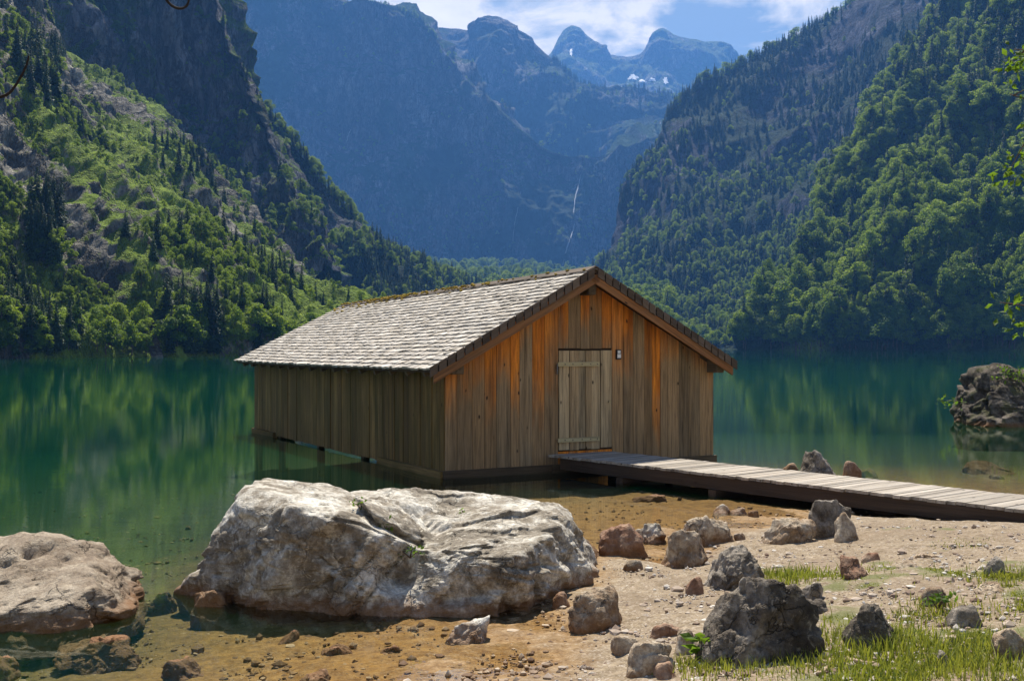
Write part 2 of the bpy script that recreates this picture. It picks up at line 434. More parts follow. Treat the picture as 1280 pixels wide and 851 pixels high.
m, t = newmat('shore_ground'); M_GROUND = m
p = t.pos(); z = t.sep(p)[2]
n1 = t.noise(p, 1.1, 5, .6); n2 = t.noise(p, 9, 5, .65); n3 = t.noise(p, 55, 4, .7)
vo = t.n('ShaderNodeTexVoronoi'); vo.inputs['Scale'].default_value = 24; t.l(p, vo.inputs['Vector'])
vo2 = t.n('ShaderNodeTexVoronoi'); vo2.inputs['Scale'].default_value = 58; t.l(p, vo2.inputs['Vector'])
peb = t.n('ShaderNodeSeparateColor'); t.l(vo.outputs['Color'], peb.inputs[0])
peb2 = t.n('ShaderNodeSeparateColor'); t.l(vo2.outputs['Color'], peb2.inputs[0])
dry = t.mix(t.mapr(n2, .35, .65), (.15, .11, .065), (.32, .25, .165))
dry = t.mix(t.math('MULTIPLY', peb.outputs[0], .55), dry, t.ramp(peb2.outputs[1], [(.1, (.12, .08, .055)), (.5, (.29, .22, .15)), (.9, (.55, .48, .40))]))
soil = t.mix(n2, (.14, .10, .062), (.27, .20, .135))
dry = t.mix(t.mapr(n1, .45, .62), dry, t.mix(.55, dry, soil))
wet = t.mix(t.mapr(n2, .35, .65), (.14, .065, .016), (.34, .185, .048))
wet = t.mix(t.math('MULTIPLY', peb.outputs[0], .4), wet, t.mix(peb2.outputs[2], (.13, .08, .035), (.42, .28, .13)))
deep = t.mix(n2, (.028, .032, .012), (.085, .085, .032))
zz = t.math('ADD', z, t.math('MULTIPLY', t.math('SUBTRACT', n2, .5), .05))
col = t.mix(t.mapr(zz, .045, -.015), dry, wet)
col = t.mix(t.mapr(zz, -.09, -.42), col, deep)
gr = t.math('ADD', t.attr('gm'), t.math('MULTIPLY', t.math('SUBTRACT', n2, .5), .8))
col = t.mix(t.math('MULTIPLY', t.mapr(gr, -.05, .3), .75), col, t.mix(n3, (.06, .085, .018), (.16, .17, .05)))
hh = t.math('ADD', t.math('MULTIPLY', vo.outputs['Distance'], -.5), t.math('ADD', t.math('MULTIPLY', vo2.outputs['Distance'], -.3), t.math('MULTIPLY', n3, .4)))
t.out(t.princ(col, .9, t.bump(hh, .8, .02), .2))
link('ground', mesh_np('ground', np.stack([GX, GY, Z], -1).reshape(-1, 3), GF, [M_GROUND], True, {'gm': gm.ravel()}), kind='structure')

# lake surface: shares the lake bed's depth as an attribute so clearness follows real depth
wx, wy = axis(-2500, 2500, -12, 14, .25, 1.16), axis(-60, 3200, 5, 40, .25, 1.12)
WX, WY = np.meshgrid(wx, wy)
dep = np.maximum(-base_z(WX, WY), 0)
m, t = newmat('lake_water'); M_WATER = m
p = t.pos()
d = t.attr('depth')
def ex(k): return t.math('EXPONENT', t.math('MULTIPLY', d, -k))
cmb = t.n('ShaderNodeCombineColor'); t.l(ex(.55), cmb.inputs[0]); t.l(ex(.17), cmb.inputs[1]); t.l(ex(.42), cmb.inputs[2])
tr = t.n('ShaderNodeBsdfTransparent'); t.l(cmb.outputs[0], tr.inputs[0])
df = t.n('ShaderNodeBsdfDiffuse'); df.inputs[0].default_value = (.004, .080, .036, 1)
turb = t.math('SUBTRACT', 1.0, ex(.42))
body = t.n('ShaderNodeMixShader'); t.l(t.math('MULTIPLY', turb, .9), body.inputs[0]); t.l(tr.outputs[0], body.inputs[1]); t.l(df.outputs[0], body.inputs[2])
r1 = t.noise(t.vmul(p, (.55, 1.3, 1)), 1.6, 4, .6, .4); r2 = t.noise(t.vmul(p, (.8, 1.5, 1)), 7, 3, .55, .3)
r0 = t.noise(t.vmul(p, (.10, .2, 1)), 1.0, 3, .5)
patch = t.mapr(t.noise(t.vmul(p, (.018, .05, 1)), 1.0, 3), .42, .62, .35, 1.0)
hh = t.math('ADD', t.math('MULTIPLY', r1, .40), t.math('ADD', t.math('MULTIPLY', r2, .20), t.math('MULTIPLY', r0, .25)))
nb = t.bump(t.math('MULTIPLY', hh, patch), .11, .05)
gl = t.n('ShaderNodeBsdfGlossy'); gl.inputs['Roughness'].default_value = .008; t.l(nb, gl.inputs['Normal']); gl.inputs[0].default_value = (.92, 1, .93, 1)
fr = t.n('ShaderNodeFresnel'); fr.inputs[0].default_value = 1.333; t.l(nb, fr.inputs[1])
sh = t.n('ShaderNodeMixShader'); t.l(fr.outputs[0], sh.inputs[0]); t.l(body.outputs[0], sh.inputs[1]); t.l(gl.outputs[0], sh.inputs[2])
t.out(sh.outputs[0])
link('lake', mesh_np('lake', np.stack([WX, WY, 0*WX], -1).reshape(-1, 3), grid_faces(len(wy), len(wx)), [M_WATER], True, {'depth': dep.ravel()}), kind='structure')

# ------------------------------------------------------------------ mountains
def catmull(A, n):
    """resample rows (axis 0) of A to n samples"""
    m = len(A); x = np.linspace(0, m-1, n); i = np.minimum(x.astype(int), m-2); f = (x-i)[:, None]
    g = lambda k: A[np.clip(k, 0, m-1)]
    p0, p1, p2, p3 = g(i-1), g(i), g(i+1), g(i+2)
    return .5*((2*p1)+(-p0+p2)*f+(2*p0-5*p1+4*p2-p3)*f**2+(-p0+3*p1-3*p2+p3)*f**3)
MASS = {}
def mass(key, name, cols, nu, nv, mat, disp, pw=1.0, back=(120, 60), rock=None, wood=None, top_fix=.35):
    """cols: (base, top) world points; lofted from the base up to the crest and over its back"""
    B = catmull(np.array([c[0] for c in cols]), nu); T = catmull(np.array([c[1] for c in cols]), nu)
    v = np.linspace(0, 1, nv)[:, None, None]
    # straight on the picture's ray bundle would be flat: depth eases with pw
    V = B[None]*(1-v)+T[None]*v
    ev = v[..., 0]**pw
    Yd = B[None, :, 1]*(1-ev)+T[None, :, 1]*ev
    k = Yd/V[..., 1]
    V = np.stack([V[..., 0]*(.4+.6*k), Yd, CAMZ+(V[..., 2]-CAMZ)*(.4+.6*k)], -1)
    nb = 14
    q = np.linspace(0, 1, nb+1)[1:, None]
    Bk = np.stack([np.stack([V[-1, :, 0]*(1+s[0]*back[0]/V[-1, :, 1]), V[-1, :, 1]+back[0]*s[0], V[-1, :, 2]-back[1]*s[0]**1.5], -1) for s in q])
    foot = np.linspace(1, 0, 5)[:-1, None, None]
    Ft = V[:1]*(1-foot)+np.stack([V[:1, :, 0]*.985, V[:1, :, 1]*.985, np.minimum(V[:1, :, 2], 0)*0-12.0], -1)*foot
    G = np.concatenate([Ft, V, Bk], 0); nv += 4
    du = np.gradient(G, axis=1); dv = np.gradient(G, axis=0)
    N = np.cross(du, dv); N /= np.linalg.norm(N, axis=-1)[..., None]+1e-9
    if N[nv//2, nu//2, 1] > 0 and N[nv//2, nu//2, 2] < 0: N = -N
    amp = np.ones(G.shape[:2])
    rowv = np.concatenate([np.zeros(4), np.linspace(0, 1, nv-4), np.ones(nb)])
    amp *= (sstep(0, .06, rowv)*(.25+.75*1))[:, None]
    amp[nv-8:nv+3] *= top_fix
    D = disp(G.reshape(-1, 3)).reshape(G.shape[:2])
    G = G+N*(D*amp)[..., None]
    du = np.gradient(G, axis=1); dv = np.gradient(G, axis=0)
    N2 = np.cross(du, dv); N2 /= np.linalg.norm(N2, axis=-1)[..., None]+1e-9
    N2 *= np.sign(N2[..., 2:3]+1e-6)
    fl = G.reshape(-1, 3); px, py = proj(fl)
    rk = rock(fl, N2.reshape(-1, 3), px, py) if rock else np.zeros(len(fl))
    fo = wood(fl, N2.reshape(-1, 3), px, py) if wood else np.zeros(len(fl))
    FA = grid_faces(G.shape[0], G.shape[1])
    o = link(name, mesh_np(name, fl, FA, [mat], True, {'rk': rk, 'fo': fo}), kind='structure')
    MASS[key] = dict(G=G, N=N2, rk=rk.reshape(G.shape[:2]), nv=nv, tree=BVHTree.FromPolygons(fl.tolist(), FA.tolist()))
    return o
def PK(px, py, Y): return P(px, py, Y*1.45)
def W_(px, Y): return PW(px, Y, -3.0)

SC = lambda q, s: q*np.array(s)
# near left slope: grass, scrub and rock ribs running down to the right
def dispA(q):
    r = q@np.array([[.55, .83, 0], [-.83, .55, 0], [0, 0, 1]]).T
    return 9*ridged(SC(r, (.02, .007, .012)), 4)+5*fbm(q*.03, 4)+1.6*ridged(q*.11, 3)-4
def rockA(q, n, px, py):
    r = q@np.array([[.55, .83, 0], [-.83, .55, 0], [0, 0, 1]]).T
    v = .40+.85*fbm(SC(r, (.030, .010, .022)), 4)+.55*(.62-n[:, 2])
    v = v+.35*sstep(330, 90, py)*sstep(200, 20, px)-.25*sstep(280, 420, py)
    v = v+1.2*np.exp(-((px-(178+(py-400)*.42))/10)**2)*sstep(385, 410, py)           # scree fan at the shore
    v = v+1.0*np.exp(-((px-(12))/22)**2)*sstep(370, 400, py)                          # dark crag by the frame edge
    return v
mass('A', 'hillside', [
    (W_(-420, 120), P(-420, -200, 330)), (W_(-180, 165), P(-170, -160, 400)), (W_(-40, 200), P(-40, -85, 450)),
    (W_(50, 215), P(30, 2, 500)), (W_(110, 226), P(85, 62, 540)), (W_(180, 236), P(150, 122, 570)), (W_(250, 247), P(208, 165, 590)),
    (W_(310, 258), P(272, 238, 580)), (W_(370, 270), P(318, 305, 550)), (W_(430, 285), P(372, 362, 500)), (W_(510, 310), P(450, 405, 430))],
    300, 300, M_MT, dispA, 1.15, (90, 60), rockA)
# cliff above it
def dispB(q):
    r = q@np.array([[.8, .6, 0], [-.6, .8, 0], [0, 0, 1]]).T
    return 20*ridged(SC(r, (.013, .013, .004)), 4)+9*fbm(q*.018, 4)+3.0*ridged(SC(q, (.07, .07, .03)), 4)-12
def rockB(q, n, px, py):
    return .78+.5*fbm(q*.02, 3)-.9*sstep(.5, .8, n[:, 2])-.75*sstep(.05, .5, fbm(SC(q, (.012, .012, .02))+3, 3)+.15*sstep(120, 300, py)-.30)
mass('B', 'mountain', [
    (P(-80, -20, 520), P(-150, -420, 690)), (P(20, 40, 545), P(-20, -380, 700)), (P(80, 95, 575), P(110, -300, 700)), (P(150, 150, 600), P(200, -210, 700)), (P(210, 195, 612), P(250, -65, 700)),
    (P(262, 255, 602), P(286, 45, 665)), (P(300, 310, 590), P(322, 112, 640)), (P(330, 345, 575), P(345, 178, 620)), (P(362, 385, 560), P(373, 262, 598)), (P(398, 405, 540), P(402, 338, 570))],
    260, 300, M_CLIFF, dispB, 1.0, (160, 40), rockB, lambda q, n, px, py: .2+.5*fbm(q*.015+9, 3), top_fix=.5)
# second spur on the left, forest at its foot
def dispC(q): return 13*ridged(SC(q, (.008, .008, .004)), 4)+8*fbm(q*.02, 4)-14
woodC = lambda q, n, px, py: .55+.6*fbm(q*.012, 3)+.5*sstep(250, 330, py)
mass('C', 'mountain', [
    (P(200, 415, 700), P(260, 40, 800)), (P(300, 418, 700), P(318, 125, 790)), (P(350, 418, 700), P(352, 162, 785)), (P(395, 418, 690), P(385, 196, 785)), (P(440, 418, 685), P(418, 240, 790)),
    (P(480, 418, 640), P(446, 278, 810)), (P(520, 416, 660), P(484, 310, 860)), (P(570, 412, 680), P(535, 336, 950)), (P(620, 408, 700), P(590, 358, 980)), (P(690, 400, 740), P(650, 374, 1000))],
    220, 200, M_BACK, dispC, 0.8, (150, 90), lambda q, n, px, py: .5+.5*fbm(q*.012+4, 3)+.3*(.6-n[:, 2]), woodC)
# valley floor
mass('V', 'valley_floor', [
    (P(440, 412, 760), P(440, 325, 2440)), (P(560, 410, 760), P(560, 330, 2440)), (P(660, 408, 770), P(650, 334, 2450)), (P(740, 406, 780), P(730, 338, 2450)), (P(840, 410, 760), P(830, 330, 2420))],
    120, 80, M_BACK, lambda q: 6*fbm(q*.01, 4), 1.0, (100, 0), lambda q, n, px, py: .1+.3*fbm(q*.01, 3), lambda q, n, px, py: .8+0*px)
# head wall, shaded side to the camera
def dispH(q):
    q = q/1.45
    return 1.45*(42*ridged(SC(q, (.0045, .0045, .0022)), 5)+22*fbm(q*.006, 5)+7*ridged(q*.02, 4)-26)
def rockH(q, n, px, py): return .62+.6*fbm(q*.006, 4)-.5*sstep(.55, .8, n[:, 2])+.2*sstep(250, 60, py)
mass('H', 'mountain', [
    (PK(120, 350, 1770), PK(80, -70, 1950)), (PK(240, 350, 1780), PK(210, -45, 1960)), (PK(320, 352, 1790), PK(300, -22, 1960)), (PK(390, 352, 1790), PK(390, -4, 1960)), (PK(440, 352, 1790), PK(450, 7, 1960)), (PK(490, 352, 1790), PK(506, 18, 1960)),
    (PK(520, 352, 1790), PK(532, 36, 1960)), (PK(545, 352, 1790), PK(552, 64, 1955)), (PK(580, 352, 1790), PK(585, 104, 1940)), (PK(620, 352, 1790), PK(625, 142, 1920)), (PK(670, 352, 1790), PK(675, 180, 1900)),
    (PK(720, 352, 1790), PK(725, 196, 1890)), (PK(770, 350, 1790), PK(775, 190, 1890)), (PK(830, 348, 1700), PK(840, 165, 1890)), (PK(910, 340, 1700), PK(920, 140, 1890))],
    320, 260, M_BACK, dispH, .9, (330, 60), rockH, lambda q, n, px, py: .25+.6*fbm(q*.006+7, 4)+.25*sstep(150, 330, py), top_fix=.25)
def dispD(q): return 52*ridged(SC(q, (.0028, .0028, .002)), 5)+20*fbm(q*.007, 4)-34
mass('D', 'mountain', [
    (PK(470, 215, 2240), PK(470, 45, 2550)), (PK(520, 218, 2240), PK(518, 38, 2550)), (PK(550, 222, 2240), PK(545, 33, 2550)), (PK(590, 225, 2230), PK(586, 37, 2550)), (PK(606, 226, 2230), PK(601, 27, 2520)), (PK(618, 227, 2230), PK(612, 24, 2510)),
    (PK(632, 228, 2230), PK(625, 25, 2510)), (PK(648, 229, 2230), PK(640, 39, 2510)), (PK(670, 230, 2230), PK(660, 46, 2510)), (PK(690, 230, 2230), PK(684, 68, 2500)), (PK(720, 230, 2230), PK(712, 92, 2480)), (PK(750, 230, 2200), PK(740, 112, 2460)),
    (PK(790, 226, 2180), PK(790, 121, 2450)), (PK(850, 220, 2180), PK(850, 126, 2450)), (PK(930, 200, 2180), PK(930, 120, 2450))],
    260, 160, M_BACK, dispD, 1.25, (300, 120), lambda q, n, px, py: .5+.5*fbm(q*.006, 4)+.5*(.55-n[:, 2])+.3*sstep(110, 50, py), lambda q, n, px, py: .35+.6*fbm(q*.006+2, 3)+.25*sstep(70, 130, py), top_fix=.3)
def dispE(q): return 60*ridged(SC(q, (.002, .002, .0016)), 5)+28*fbm(q*.0055, 4)-60
mass('E', 'mountain', [
    (PK(600, 165, 3300), PK(600, 78, 3900)), (PK(660, 165, 3300), PK(662, 76, 3900)), (PK(690, 165, 3300), PK(688, 68, 3880)), (PK(704, 165, 3300), PK(703, 43, 3860)), (PK(718, 165, 3300), PK(717, 34, 3850)), (PK(734, 165, 3300), PK(735, 46, 3850)),
    (PK(752, 165, 3300), PK(754, 64, 3860)), (PK(780, 165, 3300), PK(780, 69, 3900)), (PK(800, 165, 3300), PK(800, 66, 3880)), (PK(814, 165, 3300), PK(814, 45, 3850)), (PK(828, 165, 3300), PK(828, 37, 3850)), (PK(845, 165, 3300), PK(846, 45, 3850)),
    (PK(875, 165, 3300), PK(878, 51, 3860)), (PK(905, 165, 3300), PK(906, 55, 3870)), (PK(930, 165, 3300), PK(932, 73, 3880)), (PK(980, 165, 3300), PK(985, 110, 3900)), (PK(1080, 165, 3300), PK(1080, 120, 3900))],
    260, 120, M_PEAK, dispE, 1.1, (400, 200), lambda q, n, px, py: .45+.5*fbm(q*.004, 4)+.5*(.6-n[:, 2]), top_fix=.3)
# right-hand mountain, far part
def dispR(q):
    r = q@np.array([[.8, -.6, 0], [.6, .8, 0], [0, 0, 1]]).T
    return 20*ridged(SC(r, (.0060, .0030, .0035)), 4)+10*fbm(q*.012, 4)-14
mass('R', 'mountain', [
    (P(735, 356, 1300), P(758, 338, 1420)), (P(765, 372, 1180), P(786, 275, 1440)), (P(795, 392, 1020), P(808, 210, 1500)), (P(835, 415, 860), P(834, 152, 1540)), (W_(875, 740), P(868, 110, 1580)),
    (W_(920, 690), P(930, 88, 1600)), (W_(965, 660), P(992, 55, 1620)), (W_(1020, 640), P(1060, 18, 1620)), (W_(1090, 620), P(1105, -22, 1620)), (W_(1200, 600), P(1240, -150, 1620)), (W_(1400, 600), P(1450, -250, 1620))],
    260, 260, M_FAR, dispR, 0.5, (300, 120), lambda q, n, px, py: .55+.6*fbm(q*.006+1, 4)+.6*(.5-n[:, 2])+.45*np.exp(-((px-1130)/60)**2)*sstep(200, 60, py), lambda q, n, px, py: .30+.6*fbm(q*.007+5, 3)+.3*sstep(250, 380, py), top_fix=.3)
# right-hand slope, near part, all wooded
def dispG(q):
    r = q@np.array([[.75, -.66, 0], [.66, .75, 0], [0, 0, 1]]).T
    return 26*ridged(SC(r, (.010, .005, .005)), 3)+10*fbm(q*.02, 4)-16
mass('G', 'hillside', [
    (W_(925, 612), P(940, 428, 620)), (W_(955, 600), P(985, 385, 660)), (W_(1000, 588), P(1030, 325, 730)), (W_(1040, 576), P(1062, 255, 800)), (W_(1085, 564), P(1088, 165, 890)), (W_(1130, 550), P(1138, 80, 960)),
    (W_(1180, 535), P(1205, 10, 990)), (W_(1240, 520), P(1275, -70, 990)), (W_(1330, 498), P(1370, -150, 960)), (W_(1480, 465), P(1500, -190, 880)), (W_(1700, 420), P(1720, -200, 760))],
    240, 240, M_MT, dispG, 1.2, (200, 100), lambda q, n, px, py: .1+.6*fbm(q*.012, 4)+.5*(.45-n[:, 2]), lambda q, n, px, py: .62+.5*fbm(q*.015+8, 3)-.25*sstep(250, 60, py))

# snow and falling water lie on the far walls
def cast(key, px, py):
    d = Vector(P(px, py, 1.0)-np.array([0, 0, CAMZ]))
    h = MASS[key]['tree'].ray_cast(Vector((0, 0, CAMZ)), d.normalized())
    return None if h[0] is None else np.array(h[0])
def ribbon(name, key, pts, width, mat, off, label, cat, group=None, wj=.3):
    c = [cast(key, x, y) for x, y in pts]; c = [k for k in c if k is not None]
    if len(c) < 2: return
    A = catmull(np.array(c), len(c)*5); rows = []
    for i, a in enumerate(A):
        w = width*(1+wj*math.sin(i*1.7)+wj*random.uniform(-1, 1))
        j = width*random.uniform(-.3, .3)
        rows += [a+np.array([-w/2+j, -off, 0]), a+np.array([j, -off-width*.35, 0]), a+np.array([w/2+j, -off, 0])]
    link(name, mesh_np(name, np.array(rows), grid_faces(len(A), 3), [mat], True), label=label, cat=cat, group=group)
ribbon('waterfall', 'H', [(728, 208), (724, 228), (719, 248), (717, 268), (717, 285), (712, 300), (707, 315), (703, 332)], 2.0, M_FALL, 6, 'thin white waterfall threading down the shaded head wall above the hut', 'waterfall')
ribbon('waterfall', 'H', [(651, 240), (647, 262), (643, 282), (641, 302)], .9, M_FALL, 6, 'faint short trickle of water left of the main waterfall on the head wall', 'waterfall')
ribbon('waterfall', 'H', [(439, 163), (436, 170), (434, 178)], 2.2, M_FALL, 7, 'short pale streak of water high on the left of the head wall', 'waterfall')

def snow(px, py, w, h, lab):
    c = cast('E', px, py)
    if c is None: return
    n = 22; vs_ = [c+np.array([0, -9, 3])]
    for k in range(n):
        a = 2*math.pi*k/n; r = random.uniform(.6, 1.2)
        x, y = px+w/2*r*math.cos(a), py+h/2*r*math.sin(a)+w*.06*math.cos(2*a)
        q = cast('E', x, y); q = c if q is None else q
        vs_.append(q+np.array([0, -6, 1.5]))
    f = np.array([[0, 1+(k+1) % n, 1+k] for k in range(n)])
    link('snow_patch', mesh_np('snow_patch', np.array(vs_), f, [M_SNOW], True), label=lab, cat='snow patch', group='snow patches below the twin peaks')
for a in [(791, 98, 13, 7, 'largest white snow patch in the notch between the twin peaks'), (803, 103, 10, 4, 'narrow snow patch just right of the largest one in the notch'), (815, 101, 9, 4, 'small snow patch at the foot of the right peak'), (832, 102, 7, 8, 'upright snow patch nearest the wooded ridge on the right'),
          (714, 66, 4, 11, 'thin snow streak in a gully of the left twin peak')]: snow(*a)

# ------------------------------------------------------------------ tree prototypes (height 1, base at origin)
def quads(C, Nn, s, asp=1.0, rng=RNG):
    n = len(C); Nn = Nn/(np.linalg.norm(Nn, axis=1)[:, None]+1e-9)
    a = np.cross(Nn, rng.normal(size=(n, 3))); a /= np.linalg.norm(a, axis=1)[:, None]+1e-9
    b = np.cross(Nn, a); s = np.broadcast_to(s, (n,))[:, None]
    V = np.stack([C-a*s-b*s*asp*.2, C-b*s*asp, C+a*s*1.0+b*s*.15, C+b*s*asp], 1).reshape(-1, 3)
    return V, np.arange(4*n).reshape(n, 4)
def crown_mesh(name, seed, kind, nq, size, mats):
    rng = np.random.default_rng(seed); rnd = random.Random(seed)
    mb = MB()
    if kind == 'broad':
        nl = rng.integers(9, 15); CC = []; NN = []; wt = []
        lobes = []
        for k in range(nl):
            h = .30+.62*(k+rng.random())/nl
            rr = .34*math.sin(min(1, max(.12, (1.08-h)*1.25))*math.pi*.62)*rng.uniform(.5, 1.05); a = rng.random()*6.28
            lobes.append((np.array([rr*math.cos(a), rr*math.sin(a), h]), rng.uniform(.10, .19)*np.array([1.15, 1.15, .9])))
        for c, r in lobes:
            k = int(nq/nl); d = rng.normal(size=(k, 3)); d /= np.linalg.norm(d, axis=1)[:, None]
            d[:, 2] = np.where(d[:, 2] < -.5, -d[:, 2], d[:, 2])
            rad = 1-.55*rng.random(k)**2.2
            lump = 1+.28*pn(d*2.7+seed*3.1+c*20)
            CC.append(c+d*r*(rad*lump)[:, None]); NN.append(d+rng.normal(size=(k, 3))*.55+np.array([0, 0, .25])); wt.append(np.full(k, rng.random()))
        C, Nn, wt = np.concatenate(CC), np.concatenate(NN), np.concatenate(wt)
        V, Fq = quads(C, Nn, size*rng.uniform(.6, 1.35, len(C)), .8, rng)
        mb.tube([(0, 0, -.05), (.008, 0, .2), (0, .01, .45), (.01, 0, .75)], [.022, .017, .012, .004], 6)
        for c, r in lobes[::2]: mb.tube([(0, 0, max(.15, c[2]-.28)), (c[0]*.6, c[1]*.6, c[2]-.08), tuple(c)], [.010, .006, .002], 4)
    else:
        CC, NN, SS, wt = [], [], [], []
        lev = 34; R = rng.uniform(.15, .2)
        for k in range(lev):
            h = .06+.93*k/lev; r = R*(1-h)**.8*rng.uniform(.72, 1.12)+.006
            nb = int(10*(1-h)+5)
            for j in range(nb):
                a = rng.random()*6.28; rr = r*rng.uniform(.7, 1.15)
                for q in (.35, .62, .9):
                    CC.append((rr*q*math.cos(a), rr*q*math.sin(a), h-.18*rr*q*2+rng.normal()*.006)); NN.append((math.cos(a)*.55+rng.normal()*.35, math.sin(a)*.55+rng.normal()*.35, .8))
                    SS.append((.030*(1-h)+.012)*rng.uniform(.7, 1.3)); wt.append(rng.random())
        C, Nn, wt = np.array(CC), np.array(NN), np.array(wt)
        V, Fq = quads(C, Nn, np.array(SS), .55, rng)
        mb.tube([(0, 0, -.04), (0, 0, .5), (0, 0, .99)], [.013, .008, .001], 5)
    tv = np.concatenate(mb.v); tf4 = np.concatenate(mb.f4); tf3 = np.concatenate(mb.f3)
    off = len(V); pc = np.zeros((off+len(tv), 3)); pc[:off, 0] = np.repeat(wt, 4)
    f4 = np.concatenate([Fq, tf4+off])
    mi = np.concatenate([np.zeros(len(Fq)), np.ones(len(tf4)+len(tf3))])
    return mesh_np(name, np.concatenate([V, tv]), [f4, tf3+off], mats, True, {'pc': pc}, mi)
BROAD = [crown_mesh('broadleaf_tree', 100+k, 'broad', 2400, .024, [M_BROAD, M_BARK]) for k in range(5)]
SPRUCE = [crown_mesh('spruce_tree', 200+k, 'spruce', 0, 0, [M_SPRUCE, M_BARK]) for k in range(3)]

# ------------------------------------------------------------------ scatter
TREES = []   # (pos, height, kind, region)
def scatter(key, n, mask, hb, hs, pspruce, region, vmin=0.0, sq=(1, 1)):
    M = MASS[key]; G = M['G'][:M['nv']+4]; N = M['N'][:M['nv']+4]
    c = .25*(G[:-1, :-1]+G[1:, :-1]+G[:-1, 1:]+G[1:, 1:])
    px, py = proj(c); pX, pY = proj(G)
    ax = pX[1:, 1:]-pX[:-1, :-1]; ay = pY[1:, 1:]-pY[:-1, :-1]; bx = pX[:-1, 1:]-pX[1:, :-1]; by = pY[:-1, 1:]-pY[1:, :-1]
    ar = np.abs(ax*by-ay*bx)*.5
    wa = np.linalg.norm(np.cross(G[1:, 1:]-G[:-1, :-1], G[:-1, 1:]-G[1:, :-1]), axis=-1)*.5
    w = np.sqrt((ar+1e-3)*wa/(c[..., 1]/F)**2)
    flat = c.reshape(-1, 3)
    mk = mask(flat, N[:-1, :-1].reshape(-1, 3), px.ravel(), py.ravel(), M['rk'][:M['nv']+3][:, :-1].ravel())
    w = w.ravel()*np.clip(mk, 0, 1)
    w *= (px.ravel() > -60) & (px.ravel() < 1340) & (py.ravel() > -60) & (flat[:, 2] > .3)
    idx = RNG.choice(len(w), n, p=w/w.sum())
    for i in idx:
        r, cc = divmod(i, c.shape[1]); u, v = RNG.random(2)
        p = G[r, cc]*(1-u)*(1-v)+G[r, cc+1]*u*(1-v)+G[r+1, cc]*(1-u)*v+G[r+1, cc+1]*u*v
        if p[2] < .2: continue
        sp = RNG.random() < (pspruce(px.ravel()[i], py.ravel()[i], p) if callable(pspruce) else pspruce)
        h = RNG.uniform(*hs) if sp else RNG.uniform(*hb)*RNG.uniform(.8, 1.1)
        TREES.append((p, h, 'spruce' if sp else 'broad', region))
def clump(q, f, o=0): return fbm(q*f+o, 3)
# right near wood
scatter('G', 3000, lambda q, n, px, py, rk: .75+.6*clump(q, .02)-.35*sstep(.5, .7, rk), (9, 17), (13, 24), lambda x, y, p: .24+.25*(pn(np.array([p*.012]))[0])+.35*(y < 130), 'right')
scatter('G', 90, lambda q, n, px, py, rk: 1.0*(q[:, 2] < 9), (12, 18), (16, 24), .12, 'right shore')
# right far mountain
scatter('R', 6000, lambda q, n, px, py, rk: .55+.8*clump(q, .008)+.45*sstep(260, 400, py)-.3*sstep(.55, .8, rk), (8, 13), (11, 18), lambda x, y, p: .55+.4*(y < 190), 'far right')
scatter('R', 60, lambda q, n, px, py, rk: 1.0*(q[:, 2] < 9), (12, 19), (16, 24), .2, 'far right')
# left spur and its forest
scatter('C', 2600, lambda q, n, px, py, rk: .22+.8*clump(q, .012)+.8*sstep(270, 330, py), (6, 11), (9, 16), lambda x, y, p: .6-.25*(y < 260), 'left spur')
scatter('V', 1100, lambda q, n, px, py, rk: .6+.6*clump(q, .01), (14, 22), (18, 24), .15, 'valley')
# near left slope
scatter('A', 1700, lambda q, n, px, py, rk: .02+1.4*clump(q, .022)+.35*sstep(300, 420, py)-.4*sstep(.45, .7, rk)-.9*np.exp(-((px-(178+(py-400)*.42))/13)**2)*(py > 385), (2.0, 4.6), (5, 9), lambda x, y, p: .10+.35*(pn(np.array([p*.02+4]))[0] > .18), 'left')
scatter('A', 130, lambda q, n, px, py, rk: 1.0*(q[:, 2] < 5)*(np.abs(px-200) > 12), (4, 8), (8, 12), .08, 'left')
scatter('A', 55, lambda q, n, px, py, rk: 1.0*(px > 205)*(px < 275)*(py > 400)*(q[:, 2] < 14), (6, 9), (9, 13.5), .85, 'left grove')
scatter('A', 60, lambda q, n, px, py, rk: 1.0*(px > 20)*(px < 75)*(py > 70)*(py < 125), (6, 8), (9, 13), .9, 'left')
scatter('A', 45, lambda q, n, px, py, rk: 1.0*(px > 35)*(px < 75)*(py > 265)*(py < 330), (5, 7), (8, 13), .8, 'left')
scatter('B', 260, lambda q, n, px, py, rk: 1.0*(rk < .3)+.02, (5, 9), (8, 13), .3, 'cliff')
scatter('A', 2300, lambda q, n, px, py, rk: .0+1.3*clump(q, .04, 7)-.3*sstep(.5, .8, rk)-.9*np.exp(-((px-(178+(py-400)*.42))/13)**2)*(py > 385), (.9, 2.6), (2, 4), .03, 'left')
scatter('B', 700, lambda q, n, px, py, rk: 1.0*(rk < .4)+.03, (1.5, 4), (3, 6), .1, 'cliff')
